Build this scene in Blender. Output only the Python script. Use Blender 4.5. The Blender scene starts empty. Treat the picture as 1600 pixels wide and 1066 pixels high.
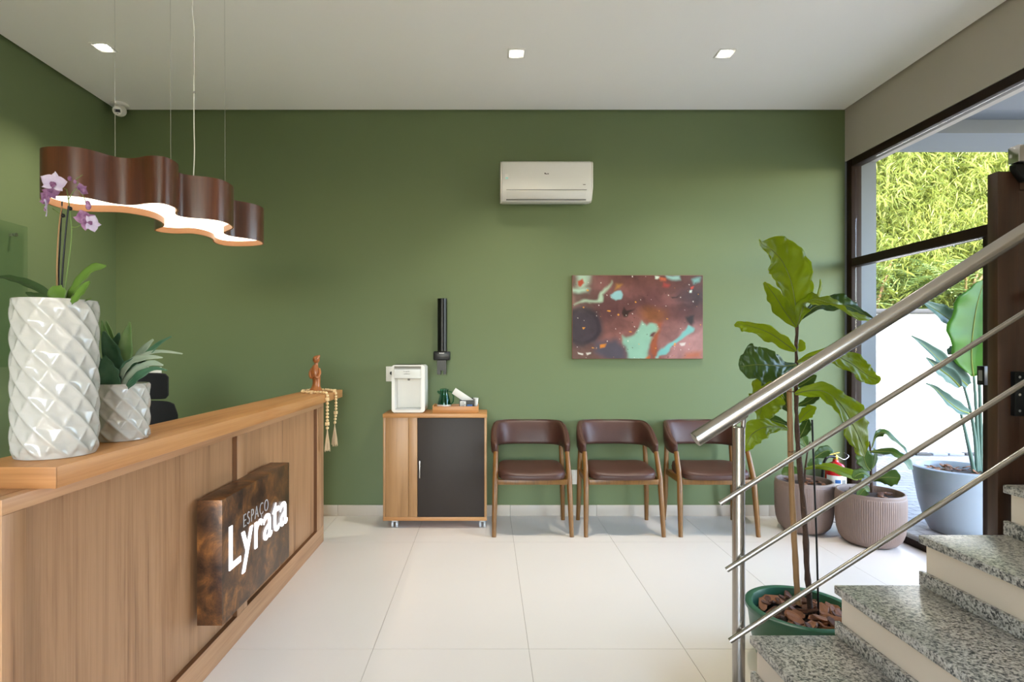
import bpy, bmesh, math, random
from mathutils import Vector, Matrix, noise
import numpy as np

SC = bpy.context.scene
COL = SC.collection
PI = math.pi

# ---------------------------------------------------------------- camera
F = 877.5            # focal length in pixels of the 1600 x 1066 frame
VX, VY = 761.0, 548.0  # vanishing point of the room's depth axis
HC = 1.323           # eye height in metres
D = 4.5              # camera to green wall
cam_d = bpy.data.cameras.new('camera')
cam_d.sensor_width = 36.0
cam_d.lens = F / 1600 * 36
cam_d.shift_x = (800 - VX) / 1600
cam_d.shift_y = (VY - 533) / 1600
cam_d.clip_start = 0.05
cam = bpy.data.objects.new('camera', cam_d)
cam.location = (0, 0, HC)
cam.rotation_euler = (PI / 2, 0, 0)
COL.objects.link(cam)
SC.camera = cam

# ---------------------------------------------------------------- world, sun, exposure
SUN_EL, SUN_AZ = math.radians(52), math.radians(-14)   # sun stands behind the camera, a little to the left
w = bpy.data.worlds.new('sky')
SC.world = w
w.use_nodes = True
wn = w.node_tree
wn.nodes.clear()
sky = wn.nodes.new('ShaderNodeTexSky')
sky.sky_type = 'NISHITA'
sky.sun_disc = False
sky.sun_elevation = SUN_EL
sky.sun_rotation = PI + SUN_AZ
bg = wn.nodes.new('ShaderNodeBackground')
bg.inputs['Strength'].default_value = 1.5
wo = wn.nodes.new('ShaderNodeOutputWorld')
wn.links.new(sky.outputs[0], bg.inputs[0])
wn.links.new(bg.outputs[0], wo.inputs[0])

sd = bpy.data.lights.new('sun', 'SUN')
sd.energy = 14.0
sd.angle = 0.01
sd.color = (1.0, 0.95, 0.86)
so = bpy.data.objects.new('sun', sd)
sdir = Vector((math.sin(SUN_AZ) * math.cos(SUN_EL), -math.cos(SUN_AZ) * math.cos(SUN_EL), math.sin(SUN_EL)))
so.rotation_euler = (-sdir).to_track_quat('-Z', 'Y').to_euler()
so.location = sdir * 30
COL.objects.link(so)

def portal(name, loc, rot, sx, sy):
    l = bpy.data.lights.new(name, 'AREA')
    l.shape = 'RECTANGLE'
    l.size, l.size_y = sx, sy
    l.cycles.is_portal = True
    o = bpy.data.objects.new(name, l)
    o.location, o.rotation_euler = loc, rot
    COL.objects.link(o)
portal('window_portal', (3.05, 3.3, 1.42), (0, PI / 2, 0), 2.84, 2.4)
portal('rear_portal', (-.45, -2.3, 1.35), (PI / 2, 0, 0), 2.1, 2.4)

SC.view_settings.view_transform = 'Standard'
SC.view_settings.look = 'None'
SC.view_settings.gamma = 1.0
SC.view_settings.use_curve_mapping = False
SC.view_settings.exposure = 0.9
SC.cycles.use_denoising = True
SC.cycles.max_bounces = 10
SC.cycles.diffuse_bounces = 6
SC.cycles.transparent_max_bounces = 12
SC.cycles.caustics_reflective = False
SC.cycles.caustics_refractive = False
SC.cycles.sample_clamp_indirect = 6.0

# ---------------------------------------------------------------- helpers
def W(x, y, Y):
    """a point of the room at depth Y that is seen at pixel x, y"""
    return Vector(((x - VX) * Y / F, Y, HC - (y - VY) * Y / F))

def S(r, g, b):
    f = lambda c: (c / 255 / 12.92) if c / 255 <= 0.04045 else ((c / 255 + 0.055) / 1.055) ** 2.4
    return (f(r), f(g), f(b), 1.0)

class MB:
    def __init__(s): s.v, s.f = [], []
    def add(s, vs, fs):
        n = len(s.v)
        s.v += [tuple(p) for p in vs]
        s.f += [tuple(i + n for i in q) for q in fs]
        return s
    def box(s, x0, x1, y0, y1, z0, z1):
        vs = [(x0, y0, z0), (x1, y0, z0), (x1, y1, z0), (x0, y1, z0), (x0, y0, z1), (x1, y0, z1), (x1, y1, z1), (x0, y1, z1)]
        return s.add(vs, [(0, 3, 2, 1), (4, 5, 6, 7), (0, 1, 5, 4), (1, 2, 6, 5), (2, 3, 7, 6), (3, 0, 4, 7)])
    def obox(s, c, ax, ay, az):
        c, ax, ay, az = Vector(c), Vector(ax), Vector(ay), Vector(az)
        vs = [c + ax * i + ay * j + az * k for k in (-1, 1) for (i, j) in ((-1, -1), (1, -1), (1, 1), (-1, 1))]
        return s.add(vs, [(0, 3, 2, 1), (4, 5, 6, 7), (0, 1, 5, 4), (1, 2, 6, 5), (2, 3, 7, 6), (3, 0, 4, 7)])
    def lathe(s, prof, c=(0, 0, 0), n=48, rfn=None):
        c = Vector(c)
        m = len(prof)
        vs = []
        for (r, z) in prof:
            for k in range(n):
                a = 2 * PI * k / n
                rr = r if rfn is None else rfn(r, z, a)
                vs.append(c + Vector((rr * math.cos(a), rr * math.sin(a), z)))
        fs = [(i * n + k, i * n + (k + 1) % n, (i + 1) * n + (k + 1) % n, (i + 1) * n + k) for i in range(m - 1) for k in range(n)]
        if prof[0][0] > 1e-6: fs.append(tuple(range(n - 1, -1, -1)))
        if prof[-1][0] > 1e-6: fs.append(tuple((m - 1) * n + k for k in range(n)))
        return s.add(vs, fs)
    def tube(s, pts, rad, n=10, caps=True):
        pts = [Vector(p) for p in pts]
        if not isinstance(rad, (list, tuple)): rad = [rad] * len(pts)
        up = None
        vs = []
        for i, p in enumerate(pts):
            t = (pts[min(i + 1, len(pts) - 1)] - pts[max(i - 1, 0)]).normalized()
            if up is None:
                up = Vector((0, 0, 1)) if abs(t.z) < 0.9 else Vector((1, 0, 0))
            a = t.cross(up).normalized()
            b = a.cross(t).normalized()
            up = b
            for k in range(n):
                q = 2 * PI * k / n
                vs.append(p + (a * math.cos(q) + b * math.sin(q)) * rad[i])
        m = len(pts)
        fs = [(i * n + k, (i + 1) * n + k, (i + 1) * n + (k + 1) % n, i * n + (k + 1) % n) for i in range(m - 1) for k in range(n)]
        if caps:
            fs.append(tuple(range(n)))
            fs.append(tuple((m - 1) * n + k for k in range(n - 1, -1, -1)))
        return s.add(vs, fs)
    def ball(s, c, r, nu=16, nv=10):
        c = Vector(c)
        if not isinstance(r, (list, tuple)): r = (r, r, r)
        prof = []
        vs, fs = [], []
        for j in range(nv + 1):
            b = -PI / 2 + PI * j / nv
            for k in range(nu):
                a = 2 * PI * k / nu
                cb = max(math.cos(b), 1e-3)
                vs.append(c + Vector((r[0] * cb * math.cos(a), r[1] * cb * math.sin(a), r[2] * math.sin(b))))
        fs = [(j * nu + k, j * nu + (k + 1) % nu, (j + 1) * nu + (k + 1) % nu, (j + 1) * nu + k) for j in range(nv) for k in range(nu)]
        return s.add(vs, fs)
    def prism(s, poly, axis, a, b):
        """poly: 2D points; axis 0 -> (y,z) extruded in x, 1 -> (x,z) in y, 2 -> (x,y) in z"""
        def P(p, t):
            return (t, p[0], p[1]) if axis == 0 else (p[0], t, p[1]) if axis == 1 else (p[0], p[1], t)
        n = len(poly)
        vs = [P(p, a) for p in poly] + [P(p, b) for p in poly]
        fs = [tuple(range(n)), tuple(range(2 * n - 1, n - 1, -1))] + [(i, i + n, (i + 1) % n + n, (i + 1) % n) for i in range(n)]
        return s.add(vs, fs)
    def grid(s, fn, nu, nv, wrap=False):
        vs = [fn(i / nu, j / nv) for j in range(nv + 1) for i in range(nu + (0 if wrap else 1))]
        m = nu + (0 if wrap else 1)
        fs = [(j * m + i, j * m + (i + 1) % m, (j + 1) * m + (i + 1) % m, (j + 1) * m + i) for j in range(nv) for i in range(nu)]
        return s.add(vs, fs)

ORG = {}
def build(mb, name, mat, parent=None, bevel=0.0, seg=2, angle=35, smooth=True, recalc=True, tri=False):
    org = ORG[parent.name] if parent else Vector((0, 0, 0))
    me = bpy.data.meshes.new(name)
    me.from_pydata([tuple(Vector(p) - org) for p in mb.v], [], mb.f)
    bm = bmesh.new()
    bm.from_mesh(me)
    if recalc: bmesh.ops.recalc_face_normals(bm, faces=bm.faces)
    if bevel > 0:
        ed = [e for e in bm.edges if e.is_manifold and e.calc_face_angle(0) > math.radians(angle)]
        bmesh.ops.bevel(bm, geom=ed, offset=bevel, segments=seg, affect='EDGES', profile=0.5, clamp_overlap=True)
    if tri: bmesh.ops.triangulate(bm, faces=[f for f in bm.faces if len(f.verts) > 4])
    bm.to_mesh(me)
    bm.free()
    if smooth:
        me.polygons.foreach_set('use_smooth', [True] * len(me.polygons))
        me.set_sharp_from_angle(angle=math.radians(angle))
    me.update()
    o = bpy.data.objects.new(name, me)
    COL.objects.link(o)
    if mat: me.materials.append(mat)
    if parent: o.parent = parent
    ORG[o.name] = org.copy()
    return o

def tag(o, label=None, cat=None, group=None, kind=None):
    if label: o['label'] = label
    if cat: o['category'] = cat
    if group: o['group'] = group
    if kind: o['kind'] = kind
    return o

def thing(name, label, cat, loc, group=None, kind=None):
    o = bpy.data.objects.new(name, None)
    o.empty_display_size = 0.1
    o.location = loc
    COL.objects.link(o)
    ORG[o.name] = Vector(loc)
    return tag(o, label, cat, group, kind)

def struct(mb, name, mat, label=None, **k):
    return tag(build(mb, name, mat, **k), label=label, kind='structure')

def children(o): return [c for c in bpy.data.objects if c.parent == o]
def dup(root, loc, label=None, rotz=None):
    r = root.copy()
    COL.objects.link(r)
    r.location = loc
    if rotz is not None: r.rotation_euler = (0, 0, rotz)
    if label: r['label'] = label
    for ch in children(root):
        c = ch.copy()
        COL.objects.link(c)
        c.parent = r
        for g in children(ch):
            d = g.copy()
            COL.objects.link(d)
            d.parent = c
    return r

def inst(src, loc, parent, rot=None, scale=None):
    """another piece with the same mesh; loc in the parent's frame"""
    c = src.copy()
    COL.objects.link(c)
    c.parent = parent
    c.location = loc
    if rot is not None: c.rotation_euler = rot
    if scale is not None: c.scale = scale
    return c

def catmull(pts, n, closed=False):
    """pts: list of tuples of any length -> n resampled tuples"""
    P = [np.array(p, float) for p in pts]
    m = len(P)
    segs = m if closed else m - 1
    out = []
    for i in range(n):
        t = i * segs / (n if closed else n - 1)
        k = min(int(t), segs - 1)
        u = t - k
        if closed:
            a, b, c, d = P[(k - 1) % m], P[k % m], P[(k + 1) % m], P[(k + 2) % m]
        else:
            a, b, c, d = P[max(k - 1, 0)], P[k], P[k + 1], P[min(k + 2, m - 1)]
        out.append(0.5 * ((2 * b) + (c - a) * u + (2 * a - 5 * b + 4 * c - d) * u * u + (3 * b - a - 3 * c + d) * u ** 3))
    return out

# ---------------------------------------------------------------- materials
MATS = {}
def nodes(name):
    m = bpy.data.materials.new(name)
    m.use_nodes = True
    nt = m.node_tree
    b = nt.nodes['Principled BSDF']
    MATS[name] = m
    return m, nt, b

def plain(name, col, rough=0.5, metal=0.0, var=0.06, scale=30.0, bump=0.0, bscale=None, coat=0.0, spec=None, trans=0.0):
    m, nt, b = nodes(name)
    L = nt.links
    tc = nt.nodes.new('ShaderNodeTexCoord')
    nz = nt.nodes.new('ShaderNodeTexNoise')
    nz.inputs['Scale'].default_value = scale
    nz.inputs['Detail'].default_value = 4
    L.new(tc.outputs['Object'], nz.inputs['Vector'])
    mx = nt.nodes.new('ShaderNodeMix')
    mx.data_type = 'RGBA'
    c = Vector(col[:3])
    mx.inputs[6].default_value = (*(c * (1 - var)), 1)
    mx.inputs[7].default_value = (*[min(1, q) for q in (c * (1 + var))], 1)
    L.new(nz.outputs['Fac'], mx.inputs[0])
    L.new(mx.outputs[2], b.inputs['Base Color'])
    b.inputs['Roughness'].default_value = rough
    b.inputs['Metallic'].default_value = metal
    if coat: b.inputs['Coat Weight'].default_value = coat
    if spec is not None: b.inputs['Specular IOR Level'].default_value = spec
    if bump:
        n2 = nt.nodes.new('ShaderNodeTexNoise')
        n2.inputs['Scale'].default_value = bscale or scale * 3
        n2.inputs['Detail'].default_value = 5
        L.new(tc.outputs['Object'], n2.inputs['Vector'])
        bp = nt.nodes.new('ShaderNodeBump')
        bp.inputs['Strength'].default_value = bump
        bp.inputs['Distance'].default_value = 0.01
        L.new(n2.outputs['Fac'], bp.inputs['Height'])
        L.new(bp.outputs['Normal'], b.inputs['Normal'])
    return m

def ramp(nt, stops):
    r = nt.nodes.new('ShaderNodeValToRGB')
    e = r.color_ramp.elements
    while len(e) < len(stops): e.new(0.5)
    for q, (p, c) in zip(e, stops):
        q.position, q.color = p, c
    return r

def wood(name, stops, axis, rough=0.4, across=16.0, along=0.8, bump=0.05, coat=0.0, fine=True):
    m, nt, b = nodes(name)
    L = nt.links
    tc = nt.nodes.new('ShaderNodeTexCoord')
    mp = nt.nodes.new('ShaderNodeMapping')
    sc = [across] * 3
    sc[axis] = along
    mp.inputs['Scale'].default_value = sc
    L.new(tc.outputs['Object'], mp.inputs['Vector'])
    n1 = nt.nodes.new('ShaderNodeTexNoise')
    n1.inputs['Scale'].default_value = 1.0
    n1.inputs['Detail'].default_value = 6
    n1.inputs['Roughness'].default_value = 0.62
    n1.inputs['Distortion'].default_value = 0.6
    L.new(mp.outputs[0], n1.inputs['Vector'])
    mp2 = nt.nodes.new('ShaderNodeMapping')
    sc2 = [across * 9] * 3
    sc2[axis] = along * 2.5
    mp2.inputs['Scale'].default_value = sc2
    L.new(tc.outputs['Object'], mp2.inputs['Vector'])
    n2 = nt.nodes.new('ShaderNodeTexNoise')
    n2.inputs['Scale'].default_value = 1.0
    n2.inputs['Detail'].default_value = 3
    L.new(mp2.outputs[0], n2.inputs['Vector'])
    ad = nt.nodes.new('ShaderNodeMath')
    ad.operation = 'MULTIPLY_ADD'
    ad.inputs[1].default_value = 0.35
    L.new(n2.outputs['Fac'], ad.inputs[0])
    ml = nt.nodes.new('ShaderNodeMath')
    ml.operation = 'MULTIPLY_ADD'
    ml.inputs[1].default_value = 0.9
    ml.inputs[2].default_value = -0.12
    L.new(n1.outputs['Fac'], ml.inputs[0])
    L.new(ml.outputs[0], ad.inputs[2])
    r = ramp(nt, stops)
    L.new(ad.outputs[0], r.inputs[0])
    L.new(r.outputs[0], b.inputs['Base Color'])
    b.inputs['Roughness'].default_value = rough
    if coat:
        b.inputs['Coat Weight'].default_value = coat
        b.inputs['Coat Roughness'].default_value = 0.15
    bp = nt.nodes.new('ShaderNodeBump')
    bp.inputs['Strength'].default_value = bump
    bp.inputs['Distance'].default_value = 0.004
    L.new(n2.outputs['Fac'], bp.inputs['Height'])
    L.new(bp.outputs['Normal'], b.inputs['Normal'])
    return m

def glow(name, col, strength):
    m, nt, b = nodes(name)
    b.inputs['Base Color'].default_value = (0.9, 0.9, 0.9, 1)
    b.inputs['Emission Color'].default_value = col
    b.inputs['Emission Strength'].default_value = strength
    return m

def glass(name, tint=(1, 1, 1, 1), gl=1.0):
    m, nt, b = nodes(name)
    nt.nodes.remove(b)
    t = nt.nodes.new('ShaderNodeBsdfTransparent')
    t.inputs[0].default_value = tint
    g = nt.nodes.new('ShaderNodeBsdfGlossy')
    g.inputs['Roughness'].default_value = 0.02
    lw = nt.nodes.new('ShaderNodeLayerWeight')
    pw = nt.nodes.new('ShaderNodeMath')
    pw.operation = 'POWER'
    pw.inputs[1].default_value = 5.0
    nt.links.new(lw.outputs['Facing'], pw.inputs[0])
    mu = nt.nodes.new('ShaderNodeMath')
    mu.operation = 'MULTIPLY_ADD'
    mu.inputs[1].default_value = 0.9 * gl
    mu.inputs[2].default_value = 0.03 * gl
    nt.links.new(pw.outputs[0], mu.inputs[0])
    mx = nt.nodes.new('ShaderNodeMixShader')
    nt.links.new(mu.outputs[0], mx.inputs[0])
    nt.links.new(t.outputs[0], mx.inputs[1])
    nt.links.new(g.outputs[0], mx.inputs[2])
    nt.links.new(mx.outputs[0], nt.nodes['Material Output'].inputs[0])
    return m

def leafmat(name, c1, c2, scale=6.0, rough=0.4, transl=0.45, tcol=None, spec=0.4):
    m, nt, b = nodes(name)
    L = nt.links
    tc = nt.nodes.new('ShaderNodeTexCoord')
    nz = nt.nodes.new('ShaderNodeTexNoise')
    nz.inputs['Scale'].default_value = scale
    nz.inputs['Detail'].default_value = 3
    L.new(tc.outputs['Object'], nz.inputs['Vector'])
    r = ramp(nt, [(0.3, c1), (0.7, c2)])
    L.new(nz.outputs['Fac'], r.inputs[0])
    L.new(r.outputs[0], b.inputs['Base Color'])
    b.inputs['Roughness'].default_value = rough
    b.inputs['Specular IOR Level'].default_value = spec
    tr = nt.nodes.new('ShaderNodeBsdfTranslucent')
    if tcol is None:
        L.new(r.outputs[0], tr.inputs[0])
    else:
        tr.inputs[0].default_value = tcol
    mx = nt.nodes.new('ShaderNodeMixShader')
    mx.inputs[0].default_value = transl
    L.new(b.outputs[0], mx.inputs[1])
    L.new(tr.outputs[0], mx.inputs[2])
    L.new(mx.outputs[0], nt.nodes['Material Output'].inputs[0])
    return m

def granite():
    m, nt, b = nodes('grey_granite')
    L = nt.links
    tc = nt.nodes.new('ShaderNodeTexCoord')
    v = nt.nodes.new('ShaderNodeTexVoronoi')
    v.inputs['Scale'].default_value = 190
    L.new(tc.outputs['Object'], v.inputs['Vector'])
    n1 = nt.nodes.new('ShaderNodeTexNoise')
    n1.inputs['Scale'].default_value = 75
    n1.inputs['Detail'].default_value = 5
    n1.inputs['Roughness'].default_value = 0.7
    L.new(tc.outputs['Object'], n1.inputs['Vector'])
    sp = nt.nodes.new('ShaderNodeSeparateColor')
    L.new(v.outputs['Color'], sp.inputs[0])
    mx = nt.nodes.new('ShaderNodeMath')
    mx.operation = 'MULTIPLY_ADD'
    mx.inputs[1].default_value = 0.30
    L.new(sp.outputs[0], mx.inputs[0])
    L.new(n1.outputs['Fac'], mx.inputs[2])
    r = ramp(nt, [(0.47, S(58, 58, 58)), (0.55, S(112, 110, 105)), (0.63, S(160, 155, 146)), (0.73, S(192, 188, 180)), (0.9, S(212, 208, 200))])
    L.new(mx.outputs[0], r.inputs[0])
    L.new(r.outputs[0], b.inputs['Base Color'])
    b.inputs['Roughness'].default_value = 0.33
    return m

def rust():
    m, nt, b = nodes('rusty_metal')
    L = nt.links
    tc = nt.nodes.new('ShaderNodeTexCoord')
    n1 = nt.nodes.new('ShaderNodeTexNoise')
    n1.inputs['Scale'].default_value = 11
    n1.inputs['Detail'].default_value = 9
    n1.inputs['Roughness'].default_value = 0.68
    n1.inputs['Distortion'].default_value = 0.5
    L.new(tc.outputs['Object'], n1.inputs['Vector'])
    r = ramp(nt, [(0.34, S(42, 27, 18)), (0.47, S(76, 50, 32)), (0.56, S(104, 68, 38)), (0.66, S(150, 98, 50))])
    L.new(n1.outputs['Fac'], r.inputs[0])
    L.new(r.outputs[0], b.inputs['Base Color'])
    b.inputs['Roughness'].default_value = 0.33
    b.inputs['Metallic'].default_value = 0.15
    bp = nt.nodes.new('ShaderNodeBump')
    bp.inputs['Strength'].default_value = 0.08
    L.new(n1.outputs['Fac'], bp.inputs['Height'])
    L.new(bp.outputs['Normal'], b.inputs['Normal'])
    return m

def brushed(name, col, rough, axis=0):
    m, nt, b = nodes(name)
    L = nt.links
    tc = nt.nodes.new('ShaderNodeTexCoord')
    mp = nt.nodes.new('ShaderNodeMapping')
    sc = [400] * 3
    sc[axis] = 6
    mp.inputs['Scale'].default_value = sc
    L.new(tc.outputs['Object'], mp.inputs['Vector'])
    n1 = nt.nodes.new('ShaderNodeTexNoise')
    n1.inputs['Scale'].default_value = 1
    L.new(mp.outputs[0], n1.inputs['Vector'])
    mr = nt.nodes.new('ShaderNodeMapRange')
    mr.inputs['To Min'].default_value = rough - 0.06
    mr.inputs['To Max'].default_value = rough + 0.08
    L.new(n1.outputs['Fac'], mr.inputs[0])
    L.new(mr.outputs[0], b.inputs['Roughness'])
    b.inputs['Base Color'].default_value = col
    b.inputs['Metallic'].default_value = 1.0
    return m

def paver():
    m, nt, b = nodes('grey_paving')
    L = nt.links
    tc = nt.nodes.new('ShaderNodeTexCoord')
    br = nt.nodes.new('ShaderNodeTexBrick')
    br.inputs['Scale'].default_value = 1.0
    br.inputs['Brick Width'].default_value = 0.2
    br.inputs['Row Height'].default_value = 0.1
    br.inputs['Mortar Size'].default_value = 0.006
    br.inputs['Color1'].default_value = S(122, 122, 122)
    br.inputs['Color2'].default_value = S(104, 104, 105)
    br.inputs['Mortar'].default_value = S(66, 66, 67)
    L.new(tc.outputs['Object'], br.inputs['Vector'])
    L.new(br.outputs['Color'], b.inputs['Base Color'])
    b.inputs['Roughness'].default_value = 0.7
    bp = nt.nodes.new('ShaderNodeBump')
    bp.inputs['Strength'].default_value = 0.6
    bp.inputs['Distance'].default_value = 0.01
    L.new(br.outputs['Fac'], bp.inputs['Height'])
    bp.invert = True
    L.new(bp.outputs['Normal'], b.inputs['Normal'])
    return m

M_green = plain('green_wall_paint', S(103, 117, 81), 0.55, var=0.03, scale=3, bump=0.03, bscale=180, spec=0.35)
M_greige = plain('greige_wall_paint', S(178, 170, 158), 0.7, var=0.02, scale=4, bump=0.03, bscale=180)
M_white = plain('white_ceiling_paint', S(250, 248, 244), 0.85, var=0.01, scale=2)
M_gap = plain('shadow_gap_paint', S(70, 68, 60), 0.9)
M_tile = plain('cream_porcelain_tile', S(226, 219, 209), 0.28, var=0.025, scale=2.2, bump=0.015, bscale=60)
M_grout = plain('beige_grout', S(176, 166, 152), 0.9)
M_skirt = plain('beige_skirting_tile', S(196, 184, 168), 0.4, var=0.02)
M_oakV = wood('oak_vertical', [(0.28, S(112, 76, 48)), (0.42, S(158, 115, 80)), (0.58, S(176, 133, 96)), (0.85, S(150, 108, 74))], 2)
M_oakY = wood('oak_along_counter', [(0.25, S(150, 98, 52)), (0.45, S(184, 126, 74)), (0.62, S(198, 142, 88)), (0.85, S(180, 122, 70))], 1)
M_oakF = wood('oak_rail', [(0.25, S(140, 98, 66)), (0.45, S(176, 130, 92)), (0.62, S(190, 145, 106)), (0.85, S(172, 126, 88))], 1)
M_recshade = plain('dark_recess_shade', S(104, 66, 34), 0.5)  # dark brown standing in for shade in the counter front's recesses
M_oakX = wood('oak_across', [(0.25, S(140, 92, 50)), (0.45, S(172, 118, 70)), (0.62, S(188, 134, 84)), (0.85, S(168, 114, 68))], 0)
M_cabV = wood('cabinet_oak', [(0.25, S(128, 92, 54)), (0.5, S(162, 121, 78)), (0.7, S(174, 132, 87)), (0.9, S(152, 112, 68))], 2, across=7)
M_cabX = wood('cabinet_top_oak', [(0.25, S(146, 100, 54)), (0.5, S(178, 126, 74)), (0.7, S(190, 140, 88)), (0.9, S(168, 118, 68))], 0, across=10)
M_tray = wood('bamboo_tray', [(0.25, S(150, 96, 48)), (0.5, S(184, 126, 70)), (0.8, S(196, 140, 84))], 0, across=30)
M_legw = wood('chair_beech', [(0.25, S(84, 54, 20)), (0.5, S(118, 79, 32)), (0.8, S(134, 92, 42))], 2, across=40, along=3, rough=0.35)
M_lampw = wood('walnut_veneer', [(0.2, S(52, 26, 14)), (0.5, S(82, 44, 26)), (0.8, S(104, 60, 38))], 2, across=12, along=1.0, rough=0.3, coat=0.5)
M_lampin = plain('lamp_inner_veneer', S(150, 104, 64), 0.5)
M_doorw = wood('dark_door_wood', [(0.2, S(40, 24, 15)), (0.5, S(60, 38, 25)), (0.8, S(78, 51, 35))], 2, across=12, rough=0.35, coat=0.2)
M_frame = plain('bronze_window_frame', S(40, 27, 19), 0.5, spec=0.15)
M_leather = plain('brown_leather', S(74, 45, 36), 0.42, var=0.12, scale=14, bump=0.12, bscale=260)
M_charcoal = plain('charcoal_laminate', S(50, 43, 38), 0.5, var=0.04, spec=0.3)
M_granite = granite()
M_riser = plain('cream_riser', S(222, 205, 184), 0.55, var=0.03, scale=3)
M_steel = plain('brushed_steel', (0.42, 0.39, 0.35, 1), 0.27, metal=1.0, var=0.02, scale=8)
M_steelv = plain('brushed_steel_post', (0.42, 0.39, 0.35, 1), 0.27, metal=1.0, var=0.02, scale=8)
M_silver = plain('satin_silver', (0.33, 0.32, 0.30, 1), 0.42, metal=1.0, var=0.02, scale=8)
M_rust = rust()
M_letter = glow('lit_letter', (0.92, 0.94, 1.0, 1), 1.1)
M_letter2 = plain('dim_letter', S(176, 174, 176), 0.5)
M_wplastic = plain('white_plastic', S(226, 224, 218), 0.3, var=0.01)
M_acplastic = plain('air_conditioner_plastic', S(220, 219, 214), 0.28, var=0.01)
M_gplastic = plain('grey_plastic', S(120, 120, 118), 0.5)
M_black = plain('black_plastic', S(14, 14, 14), 0.3, var=0.05, spec=0.3)
M_blackf = plain('black_mesh_fabric', S(24, 24, 26), 0.8, var=0.2, scale=400, bump=0.4, bscale=500)
M_ceramic = plain('white_glazed_ceramic', S(188, 184, 176), 0.16, var=0.05, scale=60, bump=0.05, bscale=120, coat=0.3)
M_soil = plain('dark_soil', S(56, 40, 30), 0.95, var=0.4, scale=60, bump=0.8, bscale=70)
M_greenpot = plain('dark_green_pot', S(38, 92, 68), 0.35, var=0.1)
M_ribpot = plain('taupe_ribbed_pot', S(128, 108, 98), 0.55, var=0.06, scale=20)
M_greypot = plain('blue_grey_fibre_pot', S(128, 138, 146), 0.45, var=0.05, scale=4)
M_bark = plain('pine_bark', S(138, 90, 60), 0.7, var=0.45, scale=24, bump=0.4)
M_barkd = plain('dark_pine_bark', S(92, 58, 40), 0.75, var=0.4, scale=24, bump=0.4)
M_trunk = plain('brown_trunk', S(70, 48, 34), 0.85, var=0.3, scale=50, bump=0.6)
M_stake = plain('bamboo_stake', S(142, 106, 66), 0.6, var=0.15, scale=30, bump=0.2)
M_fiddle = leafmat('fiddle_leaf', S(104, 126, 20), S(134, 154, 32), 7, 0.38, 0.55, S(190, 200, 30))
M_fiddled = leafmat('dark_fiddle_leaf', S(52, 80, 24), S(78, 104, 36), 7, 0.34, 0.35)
M_vein = leafmat('leaf_vein', S(120, 132, 50), S(132, 140, 60), 7, 0.5, 0.3)
M_orleaf = leafmat('orchid_leaf', S(84, 120, 44), S(118, 150, 66), 5, 0.3, 0.3)
M_orleafd = leafmat('dark_orchid_leaf', S(40, 62, 28), S(60, 86, 40), 5, 0.3, 0.2)
M_petal = leafmat('lilac_petal', S(200, 180, 214), S(232, 222, 238), 40, 0.5, 0.4)
M_petald = leafmat('purple_petal', S(124, 66, 116), S(184, 140, 178), 60, 0.5, 0.3)
M_stem = plain('green_stem', S(96, 118, 54), 0.5)
M_agave = leafmat('agave_leaf', S(54, 92, 68), S(92, 128, 98), 14, 0.35, 0.15)
M_agavel = leafmat('pale_agave_leaf', S(112, 146, 84), S(146, 172, 112), 14, 0.35, 0.2)
M_agaveg = leafmat('grey_agave_leaf', S(146, 162, 138), S(176, 186, 164), 14, 0.4, 0.15)
M_strel = leafmat('strelitzia_leaf', S(70, 98, 84), S(98, 124, 114), 5, 0.32, 0.25)
M_strelb = leafmat('bright_strelitzia_leaf', S(52, 108, 18), S(76, 132, 28), 5, 0.35, 0.45)
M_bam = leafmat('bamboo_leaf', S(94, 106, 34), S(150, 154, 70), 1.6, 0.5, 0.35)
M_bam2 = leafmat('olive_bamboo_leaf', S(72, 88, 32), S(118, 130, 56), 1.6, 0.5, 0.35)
M_feather = leafmat('feathery_leaf', S(88, 112, 58), S(128, 146, 88), 2.5, 0.6, 0.35)
M_culm = plain('bamboo_culm', S(140, 140, 70), 0.5, var=0.2)
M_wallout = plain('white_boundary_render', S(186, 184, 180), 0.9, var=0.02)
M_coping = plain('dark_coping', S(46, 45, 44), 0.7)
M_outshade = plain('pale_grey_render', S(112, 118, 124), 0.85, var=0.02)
M_paver = paver()
M_earth = plain('garden_earth', S(96, 92, 52), 0.95, var=0.3, scale=3)
M_red = plain('red_enamel', S(190, 24, 28), 0.25, var=0.04, coat=0.4)
M_label = plain('printed_label', S(222, 220, 214), 0.5, var=0.05)
M_blue = plain('blue_print', S(40, 90, 150), 0.5)
M_brass = plain('brass', S(190, 150, 70), 0.3, metal=0.9)
M_statue = wood('carved_wood', [(0.2, S(116, 62, 24)), (0.5, S(158, 92, 42)), (0.8, S(182, 114, 58))], 2, across=30, along=4, rough=0.35, coat=0.3)
M_bead = plain('pale_wood_bead', S(226, 196, 146), 0.55, var=0.08, scale=80)
M_rope = plain('jute_tassel', S(206, 182, 146), 0.9, var=0.15, scale=200)
M_moss = plain('moss', S(104, 112, 40), 0.95, var=0.4, scale=90, bump=0.8)
M_glass = glass('window_glass')
M_glassg = glass('green_tint_glass', (0.90, 0.95, 0.91, 1))
M_jug = glass('teal_jug_glass', S(178, 222, 208), 1.2)
M_lens = glow('downlight_lens', (1.0, 0.95, 0.84, 1), 20.0)
M_diff = glow('lamp_diffuser', (1.0, 0.88, 0.70, 1), 1.7)
M_chrome = plain('chrome', S(205, 205, 205), 0.15, metal=1.0, var=0.01)
M_caster = plain('grey_caster', S(190, 192, 192), 0.35)
# ================================================================ the room
XL, XR, YB, YF, ZC = -2.974, 2.867, 4.5, -2.2, 3.246
XO = 3.12            # outer face of the window wall

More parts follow.
